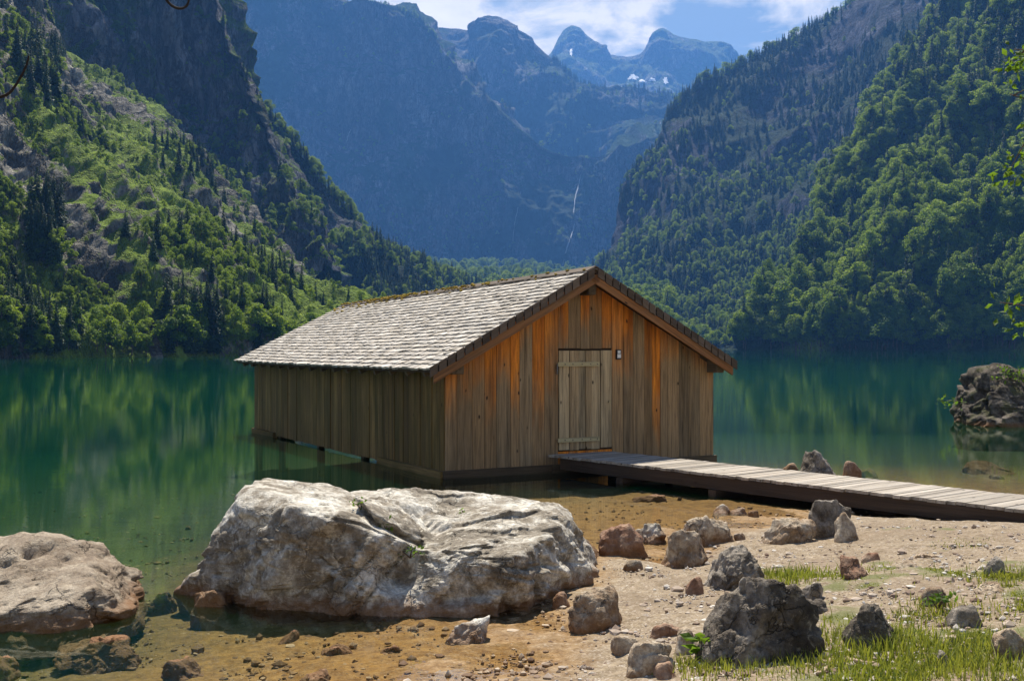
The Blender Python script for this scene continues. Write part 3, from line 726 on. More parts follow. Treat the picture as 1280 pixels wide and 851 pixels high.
# head wall and mid mountain
scatter('H', 1700, lambda q, n, px, py, rk: .1+1.0*clump(q, .006)+.25*sstep(220, 330, py), (11, 17), (15, 23), .6, 'head wall')
scatter('D', 2200, lambda q, n, px, py, rk: (.4+.9*clump(q, .005))*sstep(75, 110, py), (13, 19), (19, 28), .75, 'mid')
def crest(key, n, pxr, h, sp, region):
    M = MASS[key]; row = M['G'][M['nv']-2]; px, _ = proj(row)
    k = np.where((px > pxr[0]) & (px < pxr[1]))[0]
    for _ in range(n):
        i = int(RNG.choice(k)); p = row[i]+np.array([RNG.normal()*2, RNG.normal()*6, -.5])
        TREES.append((p, RNG.uniform(*h), 'spruce' if RNG.random() < sp else 'broad', region))
crest('R', 330, (835, 1100), (13, 24), .92, 'far right'); crest('H', 90, (462, 545), (13, 20), .9, 'head wall'); crest('C', 170, (330, 580), (6, 11), .4, 'left spur')
crest('D', 120, (690, 860), (17, 26), .95, 'mid'); crest('G', 90, (945, 1210), (14, 24), .5, 'right')

LAB = {
    ('broad', 'right'): ('green broadleaf tree in the wood on the right-hand slope', 'broadleaf trees on the right-hand slope'),
    ('spruce', 'right'): ('dark pointed spruce among broadleaf trees on the right-hand slope', 'spruces on the right-hand slope'),
    ('broad', 'right shore'): ('leafy broadleaf tree standing on the right shore of the lake', 'broadleaf trees along the right shore'),
    ('spruce', 'right shore'): ('dark spruce standing on the right shore of the lake', 'spruces along the right shore'),
    ('broad', 'left'): ('small bushy broadleaf tree on the grassy left-hand slope', 'small broadleaf trees on the left-hand slope'),
    ('spruce', 'left'): ('dark slender spruce on the grassy left-hand slope', 'spruces on the left-hand slope'),
    ('broad', 'left grove'): ('leafy tree in the dark spruce grove by the left shore', 'leafy trees in the left shore grove'),
    ('spruce', 'left grove'): ('dark spruce in the dense grove by the left shore', 'spruces in the left shore grove'),
    ('broad', 'far right'): ('hazy broadleaf tree on the far right mountain behind the hut', 'broadleaf trees on the far right mountain'),
    ('spruce', 'far right'): ('hazy dark spruce on the far right mountain behind the hut', 'spruces on the far right mountain'),
    ('broad', 'left spur'): ('hazy broadleaf tree on the wooded spur above the hut roof', 'broadleaf trees on the wooded left spur'),
    ('spruce', 'left spur'): ('hazy dark spruce on the wooded spur above the hut roof', 'spruces on the wooded left spur'),
    ('broad', 'cliff'): ('stunted leafy tree clinging to the shaded left cliff', 'trees on the left cliff'),
    ('spruce', 'cliff'): ('stunted spruce clinging to the shaded left cliff', 'spruces on the left cliff'),
}
def visible_size(tr):
    p, h, k, r = tr
    px, py = CX+p[0]/p[1]*F, HY-(p[2]-CAMZ)/p[1]*F
    if px < 5 or px > 1275 or py < 8 or (r, k) and (k, r) not in LAB: return 0
    if 330 < px < 900 and py > 400: return 0
    return h/p[1]*F*(1 if k == 'broad' else .8)
protoB, protoS = [], []
rest = {'broad': [], 'spruce': []}
for kind, cap, metas, protos, nm, cat in (('broad', 240, BROAD, protoB, 'broadleaf_tree', 'broadleaf tree'), ('spruce', 150, SPRUCE, protoS, 'spruce_tree', 'spruce')):
    lst = sorted([x for x in TREES if x[2] == kind], key=visible_size, reverse=True)
    for i, (p, h, k, r) in enumerate(lst):
        if i >= cap: rest[kind].append((p, h)); continue
        lab, grp = LAB[(k, r)]
        o = link(nm, metas[i % len(metas)], label=lab, cat=cat, group=grp, loc=tuple(p))
        w = random.uniform(.68, 1.2); o.scale = (h*w, h*w*random.uniform(.85, 1.15), h); o.rotation_euler = (0, 0, random.uniform(0, 6.28))
        if len(protos) < len(metas): protos.append(o)
def forest(name, pts, protos, label):
    P_ = np.array([p for p, h in pts]); n = len(P_)
    me = bpy.data.meshes.new(name); me.vertices.add(n); me.vertices.foreach_set('co', P_.astype(np.float32).ravel())
    sc = np.array([h for p, h in pts])[:, None]*np.array([[1, 1, 1]]); sc[:, :2] *= RNG.uniform(.68, 1.2, (n, 1))
    rot = np.zeros((n, 3)); rot[:, 2] = RNG.uniform(0, 6.28, n); rot[:, :2] = RNG.normal(size=(n, 2))*.03
    for k, v in (('sc', sc), ('rot', rot)):
        a = me.attributes.new(k, 'FLOAT_VECTOR', 'POINT'); a.data.foreach_set('vector', v.astype(np.float32).ravel())
    a = me.attributes.new('var', 'INT', 'POINT'); a.data.foreach_set('value', RNG.integers(0, len(protos), n).astype(np.int32))
    o = link(name, me, label=label, kind='stuff')
    ng = bpy.data.node_groups.new(name, 'GeometryNodeTree')
    ng.interface.new_socket('Geometry', in_out='INPUT', socket_type='NodeSocketGeometry'); ng.interface.new_socket('Geometry', in_out='OUTPUT', socket_type='NodeSocketGeometry')
    N_ = ng.nodes.new; L_ = ng.links.new
    gi, go = N_('NodeGroupInput'), N_('NodeGroupOutput'); jn = N_('GeometryNodeJoinGeometry')
    def na(nm, ty):
        x = N_('GeometryNodeInputNamedAttribute'); x.data_type = ty; x.inputs[0].default_value = nm; return [q for q in x.outputs if q.enabled][0]
    va, ra, sa = na('var', 'INT'), na('rot', 'FLOAT_VECTOR'), na('sc', 'FLOAT_VECTOR')
    for k, po in enumerate(protos):
        cmpn = N_('FunctionNodeCompare'); cmpn.data_type = 'INT'; cmpn.operation = 'EQUAL'
        ins = [q for q in cmpn.inputs if q.enabled]; L_(va, ins[0]); ins[1].default_value = k
        oi = N_('GeometryNodeObjectInfo'); oi.inputs['Object'].default_value = po; oi.inputs['As Instance'].default_value = True; oi.transform_space = 'ORIGINAL'
        ip = N_('GeometryNodeInstanceOnPoints')
        L_(gi.outputs[0], ip.inputs['Points']); L_(cmpn.outputs[0], ip.inputs['Selection']); L_(oi.outputs['Geometry'], ip.inputs['Instance'])
        L_(ra, ip.inputs['Rotation']); L_(sa, ip.inputs['Scale']); L_(ip.outputs[0], jn.inputs[0])
    L_(jn.outputs[0], go.inputs[0])
    md = o.modifiers.new('trees', 'NODES'); md.node_group = ng
    return o
forest('broadleaf_forest', rest['broad'], protoB, 'far broadleaf woods that cover the mountain sides')
forest('spruce_forest', rest['spruce'], protoS, 'far spruce woods that cover the mountain sides')

# ------------------------------------------------------------------ the boathouse
O = PW(557, CAMZ*F/(598-HY)); U = np.array([.877, .48, 0]); U /= np.linalg.norm(U); V = np.array([-U[1], U[0], 0])
UP = np.array([0, 0, 1.])
LU, LV = 6.38, 12.9
def H(a, b, z): return O+a*U+b*V+UP*z
hut = link('boathouse', None, label='weathered wooden boathouse with a shingle roof standing in the shallow lake', cat='boathouse', loc=tuple(O))
def hpart(name, mb_or_me, mats=None, parent=None, smooth=False, label=None):
    me = mb_or_me.mesh(name, mats, smooth) if isinstance(mb_or_me, MB) else mb_or_me
    shift(me, O)
    o = link(name, me, hut if parent is None else parent, label)
    return o
RA = 3.07   # ridge position along the front
EL, ER = (-.52, 2.06), (6.62, 2.13)
ZR, ZRB = 4.02, 3.74
def roof_pt(side, s, tt, off=0.0):
    """s 0 eave..1 ridge; tt 0 front..1 back"""
    a0, z0 = EL if side < 0 else ER
    f0, b0 = H(a0, -.45, z0), H(a0, 13.05, z0-.0)
    f1, b1 = H(RA, -.45, ZR), H(RA, 13.85, ZRB)
    p = (f0*(1-s)+f1*s)*(1-tt)+(b0*(1-s)+b1*s)*tt
    sag = -.07*math.sin(math.pi*tt)*math.sin(math.pi*min(1, s*.9+.1))
    n = UP*.88+U*(-.47 if side < 0 else .47)
    return p+n*off+UP*sag
def roof_under(a, b=0.0, drop=.16):
    s = (a-EL[0])/(RA-EL[0]) if a < RA else (ER[0]-a)/(ER[0]-RA)
    z0 = EL[1] if a < RA else ER[1]
    zr = ZR+(ZRB-ZR)*max(0, min(1, (b+.45)/14.3))
    return z0+(zr-z0)*s-drop
def boards(mb, a_edges, zbot, top, depth0, thick, axis_='u', sheltered=True, fixed_b=None):
    for k in range(len(a_edges)-1):
        a0, a1 = a_edges[k]+.004, a_edges[k+1]-.004
        j = random.uniform(-.008, .008); r = random.random(); wr = random.random()
        zb = zbot if not callable(zbot) else zbot(.5*(a0+a1))
        zb += random.uniform(-.012, .012)
        t0, t1 = top(a0), top(a1)
        segs = 1
        if axis_ == 'u':
            f = lambda a, d, z: H(a, d, z)
        else:
            f = lambda a, d, z: H(d, a, z)
        d0, d1 = depth0+j, depth0+j+thick
        c = [f(a0, d0, zb), f(a1, d0, zb), f(a1, d1, zb), f(a0, d1, zb), f(a0, d0, t0), f(a1, d0, t1), f(a1, d1, t1), f(a0, d1, t0)]
        n0 = mb.n; mb.hexa(c, r)
        if sheltered:
            A = mb.a[-1]
            A[:4, 1] = 1-min(1.6, (.5*(t0+t1)-zb)/1.25); A[4:, 1] = 1.0
            A[:, 2] = wr
        else: mb.a[-1][:, 1] = 0.2; mb.a[-1][:, 2] = wr
def edges(a0, a1, w, jit=.25):
    e = [a0]
    while e[-1] < a1-w*.6: e.append(min(a1, e[-1]+w*random.uniform(1-jit, 1+jit)))
    if e[-1] < a1: e[-1] = a1
    return e
DA0, DA1, DZ0, DZ1 = 2.47, 3.76, .40, 2.42
mb = MB()
boards(mb, edges(0, DA0, .26), .12, lambda a: roof_under(a), 0, .035)
boards(mb, edges(DA1, LU, .25), .12, lambda a: roof_under(a), 0, .035)
boards(mb, edges(DA0, DA1, .24), DZ1+.02, lambda a: roof_under(a), 0, .035)
boards(mb, edges(DA0, DA1, .24), .12, lambda a: DZ0-.01, 0, .035)
hpart('gable_wall', mb, [M_FRONT])
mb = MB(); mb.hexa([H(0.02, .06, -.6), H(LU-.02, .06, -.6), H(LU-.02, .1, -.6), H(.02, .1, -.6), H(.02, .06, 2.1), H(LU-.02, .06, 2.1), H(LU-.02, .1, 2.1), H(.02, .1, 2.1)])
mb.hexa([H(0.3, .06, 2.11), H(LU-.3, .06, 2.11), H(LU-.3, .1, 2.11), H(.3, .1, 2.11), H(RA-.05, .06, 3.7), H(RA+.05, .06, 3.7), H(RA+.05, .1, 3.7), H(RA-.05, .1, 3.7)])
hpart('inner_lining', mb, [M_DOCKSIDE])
mb = MB()
for x0, x1 in ((-.06, 2.3), (2.3, 4.4), (4.4, LU+.05)): mb.bar(H(x0, -.02, .06), H(x1-.01, -.02, .06), .09, .17)
hpart('sill_beam', mb, [M_BEAM])
# left wall
mb = MB()
boards(mb, edges(.04, LV, .27), lambda b: .045 if 3.2 < b < 10.8 else -.15, lambda b: roof_under(0, b, .17), -.02, .035, 'v', False)
hpart('side_wall', mb, [M_SIDE])
mb = MB(); boards(mb, edges(.04, LV, .27), .10, lambda b: roof_under(LU, b, .17), LU, .035, 'v', False)
hpart('side_wall', mb, [M_SIDE])
mb = MB(); boards(mb, edges(0, 1.2, .26), .05, lambda a: roof_under(a, LV, .2), LV, .035, 'u', False); boards(mb, edges(LU-1.2, LU, .26), .05, lambda a: roof_under(a, LV, .2), LV, .035, 'u', False)
boards(mb, edges(1.2, LU-1.2, .26), 2.0, lambda a: roof_under(a, LV, .2), LV, .035, 'u', False)
hpart('back_wall', mb, [M_SIDE], label='back wall with a wide boat opening to the lake')
# low sill along the waterline on the left and the corner posts
mb = MB(); mb.bar(H(-.06, .0, .03), H(-.06, 3.2, .03), .10, .20); hpart('sill_beam', mb, [M_SIDE])
mb = MB(); mb.bar(H(-.05, 10.8, .03), H(-.05, LV, .03), .10, .20); hpart('sill_beam', mb, [M_SIDE])
for a, b in ((.09, .1), (LU-.09, .14), (.1, LV-.1), (LU-.1, LV-.1), (.1, 4.4), (.1, 7.4), (.1, 10.6), (LU-.1, 5), (LU-.1, 9)):
    mb = MB(); mb.bar(H(a, b, -3.0 if b > 3 else -1.2), H(a, b, roof_under(a, b, .3)), .15, .15, up=U); hpart('corner_post', mb, [M_BEAM])
# tie beam and purlin ends that stick out of the gable
for a, z, w, h in ((.10, 2.10, .26, .27), (LU-.08, 2.06, .2, .27), (RA, 3.62, .18, .22)):
    mb = MB(); mb.bar(H(a, -.33, z), H(a, .05, z), w, h); o = hpart('purlin_end', mb, [M_BEAM])
    bv = o.modifiers.new('bevel', 'BEVEL'); bv.width = .02; bv.segments = 2
# roof deck
for side in (-1, 1):
    mb = MB()
    ns, nt = 6, 12
    top = np.array([[roof_pt(side, s, q, -.005) for q in np.linspace(0.002, .998, nt)] for s in np.linspace(0.004, .995, ns)]).reshape(-1, 3)
    bot = np.array([[roof_pt(side, s, q, -.07) for q in np.linspace(0.002, .998, nt)] for s in np.linspace(0.004, .995, ns)]).reshape(-1, 3)
    f = grid_faces(ns, nt); n = ns*nt
    i = np.arange(n).reshape(ns, nt); br = list(i[0])+list(i[1:, -1])+list(i[-1, -2::-1])+list(i[-2:0:-1, 0])
    fs = np.array([[br[k], br[(k+1) % len(br)], br[(k+1) % len(br)]+n, br[k]+n] for k in range(len(br))])
    mb.add(np.concatenate([top, bot]), f4=np.concatenate([f, f[:, ::-1]+n, fs]))
    deck = hpart('roof', mb, [M_DOCKSIDE])
    # shingles in courses
    mb = MB(); nc = 23
    for c in range(nc):
        s0 = c/nc-.006; s1 = min(1.0, s0+1.45/nc); tt = 0.0
        while tt < 1:
            w = random.uniform(.10, .21)/13.8; t1 = min(1.0, tt+w)
            if 1-t1 < .004: t1 = 1.0
            e0 = s0+random.uniform(-.006, .006); lift = random.uniform(.040, .060)
            g_ = .00030
            c_ = [roof_pt(side, e0, tt+g_, .008), roof_pt(side, e0, t1-g_, .008), roof_pt(side, e0, t1-g_, lift), roof_pt(side, e0, tt+g_, lift),
                  roof_pt(side, s1, tt+g_, .001), roof_pt(side, s1, t1-g_, .001), roof_pt(side, s1, t1-g_, .010), roof_pt(side, s1, tt+g_, .010)]
            mb.hexa(c_); tt = t1
    hpart('shingles', mb, [M_SHINGLE], deck)
    mb = MB()
    for k in range(34):
        s0, s1 = k/20-.002, (k+1)/20-.010
        if s1 > 1: break
        x = roof_pt(side, s0, 0, .015); y = roof_pt(side, s1, 0, .015)
        fw = V*-.022; j = random.uniform(-.006, .006); hh_ = random.uniform(.135, .165)
        q = [x-V*.05+fw*j, x-V*.028+fw*j]
        mb.hexa([x-V*(.03+j)-UP*hh_, x-V*.003-UP*hh_, x-V*.003+UP*.035, x-V*(.03+j)+UP*.035, y-V*(.03+j)-UP*hh_, y-V*.003-UP*hh_, y-V*.003+UP*.035, y-V*(.03+j)+UP*.035])
    hpart('verge_shingles', mb, [M_VERGE], deck)
    mb = MB(); x, y = roof_pt(side, -.005, 0, -.20), roof_pt(side, 1.0, 0, -.20)
    mb.hexa([x+V*.0-UP*.07, x+V*.05-UP*.07, x+V*.05+UP*.10, x+UP*.10, y-UP*.07, y+V*.05-UP*.07, y+V*.05+UP*.10, y+UP*.10])
    bb = hpart('bargeboard', mb, [M_BARGE])
    for k in range(16):
        q = (k+.6)/16.2; mb = MB(); a, b = roof_pt(side, .01, q, -.125), roof_pt(side, .22, q, -.125)
        mb.bar(a, b, .10, .11); hpart('rafter_tail', mb, [M_BEAM])
# ridge boards and moss
mb = MB()
for k in range(9):
    p0, p1 = roof_pt(-1, 1, k/9, 0)+UP*.045, roof_pt(-1, 1, (k+1)/9, 0)+UP*.045
    for sg in (-1, 1):
        dn_ = U*sg*.20-UP*.10
        mb.hexa([p0-UP*.01, p0+dn_-UP*.01, p0+dn_+UP*.018, p0+UP*.018, p1-UP*.01, p1+dn_-UP*.01, p1+dn_+UP*.018, p1+UP*.018])
hpart('ridge_board', mb, [M_VERGE])
mb = MB(); ico = bmesh.new(); bmesh.ops.create_icosphere(ico, subdivisions=1, radius=1)
ICV = np.array([v.co[:] for v in ico.verts]); ICF = np.array([[v.index for v in f.verts] for f in ico.faces]); ico.free()
for k in range(420):
    q = random.random()**.6; s_ = 1-abs(random.gauss(0, .035))*(2.2 if q > .82 else .8)
    if random.random() > .25+.9*(math.sin(q*19)*.5+.5)*q: continue
    c = roof_pt(-1, min(.995, s_), q, .045 if s_ < .95 else .075); r = random.uniform(.02, .06)
    mb.add(c+ICV*np.array([r, r*1.3, r*.5])*RNG.uniform(.8, 1.2, (12, 1)), f3=ICF)
hpart('moss', mb, [M_MOSS], smooth=True)
# door
door = link('door', None, hut)
mb = MB(); de = [DA0+.015, 2.72, 2.95, 3.11, 3.25, 3.46]
boards(mb, de, DZ0+.02, lambda a: DZ1-.02, -.012, .035, 'u', False); boards(mb, [3.475, DA1-.01], DZ0+.03, lambda a: DZ1-.015, -.012, .03, 'u', False)
hpart('door_leaf', mb, [M_DOOR], door)
for z in (2.13, .62):
    mb = MB(); mb.bar(H(DA0-.03, -.045, z), H(3.42, -.045, z), .02, .085)
    st_ = hpart('hinge_strap', mb, [M_STRAP], door)
    mb = MB()
    for a in (2.6, 2.78, 3.0, 3.2, 3.36): mb.tube([H(a, -.056, z), H(a, -.066, z)], .012, 6)
    hpart('bolt', mb, [M_IRON], st_)
mb = MB(); mb.tube([H(3.66, -.03, 1.36), H(3.66, -.06, 1.36)], .022, 8); mb.tube([H(3.66, -.06, 1.36), H(3.66, -.075, 1.36)], .03, 8); hpart('door_knob', mb, [M_STRAP], door)
mb = MB(); mb.bar(H(DA0-.05, -.05, 1.93), H(DA0-.05, -.05, 2.13), .02, .03, up=U); hpart('hook', mb, [M_IRON], door)
mb = MB(); mb.hexa([H(3.84, -.05, 2.22), H(3.95, -.05, 2.22), H(3.95, -.003, 2.22), H(3.84, -.003, 2.22), H(3.84, -.05, 2.42), H(3.95, -.05, 2.42), H(3.95, -.003, 2.42), H(3.84, -.003, 2.42)])
kb = hpart('meter_box', mb, [M_BLACK])
mb = MB(); mb.hexa([H(3.852, -.056, 2.25), H(3.938, -.056, 2.25), H(3.938, -.051, 2.25), H(3.852, -.051, 2.25), H(3.852, -.056, 2.33), H(3.938, -.056, 2.33), H(3.938, -.051, 2.33), H(3.852, -.051, 2.33)])
mb.hexa([H(3.86, -.056, 2.345), H(3.93, -.056, 2.345), H(3.93, -.051, 2.345), H(3.86, -.051, 2.345), H(3.86, -.056, 2.40), H(3.93, -.056, 2.40), H(3.93, -.051, 2.40), H(3.86, -.051, 2.40)])
hpart('face_plate', mb, [M_WHITE], kb)

# ------------------------------------------------------------------ the walkway
DZ = .36
n0, n1 = np.array(P(703, 570, (CAMZ-DZ)*F/(570-HY))), np.array(P(1280, 636.7, (CAMZ-DZ)*F/(636.7-HY)))
dd = n1-n0; dd[2] = 0; dd /= np.linalg.norm(dd); ww = np.array([-dd[1], dd[0], 0]); WD = 1.42
n0[2] = n1[2] = 0
def D(s, w, z): return n0+dd*s+ww*w+UP*z
LD = 13.5
dock = link('walkway', None, label='low plank walkway leading from the shore to the boathouse door', cat='walkway', loc=tuple(n0))
def dpart(name, mb, mats, parent=None):
    me = mb.mesh(name, mats); shift(me, n0); return link(name, me, dock if parent is None else parent)
def wallcut(w):  # where the walkway meets the gable
    for s in np.arange(-2, 2.5, .02):
        if (D(s, w, 0)-O)@V < -.12: return s
    return 0
mb = MB(); s = 0.02; s_lo, s_hi = wallcut(0), wallcut(WD)
s = min(s_lo, s_hi)
while s < LD:
    w = random.uniform(.125, .15); e0, e1 = random.uniform(-.035, .02), WD+random.uniform(-.02, .035)
    a0 = max(s, s_lo); a1 = max(s, s_hi); b0 = max(s+w-.012, s_lo+.01); b1 = max(s+w-.012, s_hi+.01)
    z0 = DZ-.045+random.uniform(-.004, .004); z1 = z0+.045; tl = random.uniform(-.004, .004)
    # grain runs across the walkway: loops at the two ends
    mb.hexa([D(a0, e0, z0), D(b0, e0, z0), D(b0, e0, z1), D(a0, e0, z1), D(a1, e1, z0+tl), D(b1, e1, z0+tl), D(b1, e1, z1+tl), D(a1, e1, z1+tl)])
    s += w
dk = dpart('deck', mb, [M_DECK])
for w_ in (.07, WD-.07):
    mb = MB(); mb.bar(D(max(s_lo, s_hi)+.05, w_, DZ-.16), D(LD, w_, DZ-.16), .10, .21); dpart('side_beam', mb, [M_DOCKSIDE])
for s_ in (1.6, 3.8, 6.2, 8.2):
    mb = MB(); mb.bar(D(s_, -.03, DZ-.33), D(s_, WD+.03, DZ-.33), .16, .12); cb = dpart('cross_beam', mb, [M_DOCKSIDE])
    for w_ in (.14, WD-.14):
        b = D(s_, w_, 0); mb = MB(); mb.tube([D(s_, w_, min(gz(b[0], b[1])-.25, -.1)), D(s_, w_, DZ-.36)], .075, 9); dpart('post', mb, [M_DOCKSIDE])

# ------------------------------------------------------------------ rocks
def ico(n):
    b = bmesh.new(); bmesh.ops.create_icosphere(b, subdivisions=n, radius=1)
    v = np.array([x.co[:] for x in b.verts]); f = np.array([[x.index for x in q.verts] for q in b.faces]); b.free(); return v, f
ICO = {n: ico(n) for n in (3, 4, 5, 6, 7)}
def surf_detail(v, c, size, seed, rough, cracks=1.0):
    """fractured limestone relief: facets, ledges and cracks"""
    n = v-c; n /= np.linalg.norm(n, axis=1)[:, None]+1e-9
    q = v/size*2.2+seed*7.7
    d = .055*fbm(q, 4, .5)+.020*ridged(q*2.1+3, 3, .5)-.02
    wv = np.stack([pn(q*1.3+1), pn(q*1.3+11), pn(q*1.3+21)], 1)*.55
    for sc_, w_, dp in ((.8, .030, .075), (1.7, .03, .040)):
        e = np.abs(pn((q+wv)*sc_+5*sc_)); d -= cracks*dp*(1-sstep(0, w_*2, e))
    d += .006*fbm(q*9, 3, .6)
    lay = np.sin((v[:, 2]/size*14+2.5*pn(q*.7)))*.006
    return v+n*((d+lay)*size*rough)[:, None]
def rock_shape(seed, dims, res=5, planes=13, k=14, tilt=0.0, flat=0.0):
    """star-shaped cut of random planes; dims = half sizes"""
    rng = np.random.default_rng(seed); v, f = ICO[res]
    N = rng.normal(size=(planes, 3)); N /= np.linalg.norm(N, axis=1)[:, None]
    off = rng.uniform(.62, 1.0, planes)
    sj = rng.normal(size=(4, 3))*.22+np.array([[1, 0, .1], [-1, 0, .1], [0, 1, .1], [0, -1, .15]]); sj /= np.linalg.norm(sj, axis=1)[:, None]
    N = np.concatenate([N, sj]); off = np.concatenate([np.maximum(off, .8), rng.uniform(.62, .8, 4)])
    N = np.concatenate([N, [[0, .1, 1], [.2, -.9, .35], [-.3, .2, .93]]]); off = np.concatenate([off, [.55+rng.uniform(-.1, .15), .8, .62]])
    dt = np.maximum(v@N.T, 1e-3)/off
    r = (np.sum(dt**k, axis=1)+1e-9)**(-1/k)
    return v*np.minimum(r, 1.25)[:, None]*np.array(dims), f
def chip(v, seed, n, lo, hi):
    """break flat facets off a rock"""
    rng = np.random.default_rng(seed); ext = np.ptp(v, axis=0).mean(); c = v.mean(0)
    for _ in range(n):
        d = rng.normal(size=3); d[2] = abs(d[2])*.8 if rng.random() < .8 else d[2]; d /= np.linalg.norm(d)
        p = (v-c)@d; cut = p.max()-ext*rng.uniform(lo, hi)
        v = v-np.maximum(p-cut, 0)[:, None]*d*rng.uniform(.8, 1.0)
    return v
def blocks(v, seed, K, amp, tilt=.35, warp=.25):
    """fracture into blocks: each cell is stepped and tilted on its own"""
    rng = np.random.default_rng(seed); c = v.mean(0); ext = np.ptp(v, axis=0).mean()
    sd_ = v[rng.integers(0, len(v), K)]
    q = v/ext*3+seed; w = v+np.stack([fbm(q+1, 3), fbm(q+31, 3), fbm(q+61, 3)], 1)*ext*warp*.35
    near_ = np.empty(len(v), int); step = 20000
    for a in range(0, len(v), step):
        near_[a:a+step] = np.argmin(((w[a:a+step, None]-sd_[None])**2).sum(-1), 1)
    n = v-c; n /= np.linalg.norm(n, axis=1)[:, None]+1e-9
    tv_ = rng.normal(size=(K, 3)); off = rng.uniform(-1, .55, K)*amp
    d = off[near_]+tilt*.35*np.einsum('ij,ij->i', v-sd_[near_], tv_[near_])
    return v+n*np.clip(d, -amp*2.2, amp*1.3)[:, None]
def joints(v, seed, n, depth, width):
    """straight fracture lines in three joint sets"""
    rng = np.random.default_rng(seed); c = v.mean(0); ext = np.ptp(v, axis=0); e = ext.mean()
    fam = rng.normal(size=(3, 3)); fam[:, 2] *= .7; q = v/e*2.5+seed
    wob = fbm(q, 3)*e*.022; nn = v-c; nn /= np.linalg.norm(nn, axis=1)[:, None]+1e-9; cut = np.zeros(len(v))
    for i in range(n):
        d = fam[i % 3]+rng.normal(size=3)*.22; d /= np.linalg.norm(d)
        p = (v-c)@d+wob-rng.uniform(-.45, .45)*ext@np.abs(d)
        m_ = sstep(-.05, .25, pn(q*.9+i*7.3)); w_ = width*e*rng.uniform(.5, 1.4)
        cut = np.maximum(cut, np.clip(1-np.abs(p)/w_, 0, 1)*m_*rng.uniform(.4, 1))
        v = v+nn*(np.sign(p)*np.exp(-np.abs(p)/(e*.12))*m_*e*.006)[:, None]   # the two sides of a joint stand at different heights
    return v-nn*(cut*depth*e)[:, None]
def refit(v, w):
    """bring a chipped rock back to the extents it had before"""
    a0, a1, b0, b1 = v.min(0), v.max(0), w.min(0), w.max(0)
    return b0+(v-a0)/(a1-a0)*(b1-b0)
def hull_shape(pts, res=6):
    b = bmesh.new()
    for p in pts: b.verts.new(p)
    r = bmesh.ops.convex_hull(b, input=b.verts); bm_t = BVHTree.FromBMesh(b)
    c = np.mean(np.array(pts), 0); v, f = ICO[res]
    ext = np.ptp(np.array(pts), axis=0); dv = v*ext; dv /= np.linalg.norm(dv, axis=1)[:, None]
    out = np.empty_like(v)
    far = np.max(ext)*3
    for i in range(len(v)):
        d = Vector(dv[i]); o = Vector(c)+d*far
        h = bm_t.ray_cast(o, -d)
        out[i] = h[0] if h[0] is not None else c+dv[i]*.2
    b.free(); return out, f, c
def smooth_mesh(v, f, it):
    e = np.concatenate([f[:, [0, 1]], f[:, [1, 2]], f[:, [2, 0]]])
    for _ in range(it):
        s = np.zeros_like(v); n = np.zeros(len(v))
        np.add.at(s, e[:, 0], v[e[:, 1]]); np.add.at(n, e[:, 0], 1)
        v = .4*v+.6*s/n[:, None]
    return v
def put_rock(name, v, f, mat, label, cat='rock', group=None):
    o = v.mean(0)
    return link(name, mesh_np(name, v-o, f, [mat], True), label=label, cat=cat, group=group, loc=tuple(o))

# the great pale boulder in front of the hut
hp = [P(228, 742, 11.3), P(250, 712, 11.25), P(330, 768, 10.55), P(470, 777, 10.35), P(600, 780, 10.3), P(672, 770, 10.6), P(746, 732, 11.6), P(762, 702, 12.7), P(752, 680, 12.7),
      P(262, 690, 11.05), P(297, 634, 10.95), P(318, 606, 11.5), P(345, 603, 11.9), P(368, 626, 10.5), P(410, 642, 10.42), P(445, 662, 10.38),
      P(462, 616, 12.9), P(550, 612, 13.1), P(655, 617, 13.1), P(700, 624, 13.0), P(560, 712, 10.3), P(650, 698, 10.38), P(696, 664, 11.35), P(736, 668, 12.1)]
hp += [np.array([p[0], p[1], -.25]) for p in (P(224, 737, 11.4), P(330, 768, 10.6), P(600, 780, 10.35), P(742, 732, 11.6), P(300, 700, 13.4), P(755, 690, 14.0), P(520, 690, 14.3))]
v, f, c = hull_shape([tuple(p) for p in hp], 7)
w = v; v = smooth_mesh(v, f, 2); v = refit(chip(v, 11, 14, .004, .02), w)
# gully down the middle of the front and a shelf on the top
px, py = proj(v)
ax0, ax1 = np.array([478, 745.]), np.array([560, 632.]); q = np.stack([px, py], 1); ab = ax1-ax0
tt = np.clip(((q-ax0)@ab)/(ab@ab), 0, 1); dist = np.linalg.norm(q-(ax0+tt[:, None]*ab), axis=1)
front = (v[:, 1] < 12.9)*sstep(13.1, 12.4, v[:, 1])
gul = np.exp(-(dist/(30+24*tt))**2)*front*sstep(-.05, .25, tt)
v[:, 1] += .30*gul; v[:, 2] -= .17*gul*sstep(.0, .5, v[:, 2])
ax0, ax1 = np.array([468, 640.]), np.array([545, 655.]); ab = ax1-ax0
tt = np.clip(((q-ax0)@ab)/(ab@ab), 0, 1); dist = np.linalg.norm(q-(ax0+tt[:, None]*ab), axis=1)
v[:, 2] -= .10*np.exp(-(dist/13)**2)*front
v = blocks(v, 5, 46, .12, .42, .16); v = blocks(v, 6, 380, .030, .34, .2); v = smooth_mesh(v, f, 1); v = joints(v, 4, 26, .022, .008)
v = surf_detail(v, c, 1.5, 1.3, .45, .25); v = blocks(v, 9, 900, .013, .30, .12); v = surf_detail(v, c, .40, 4.1, .6, .35)
put_rock('boulder', v, f, M_PALE, 'huge pale limestone boulder lying in the shallows in front of the boathouse', 'boulder')
BOULDER = BVHTree.FromPolygons(v.tolist(), f.tolist())
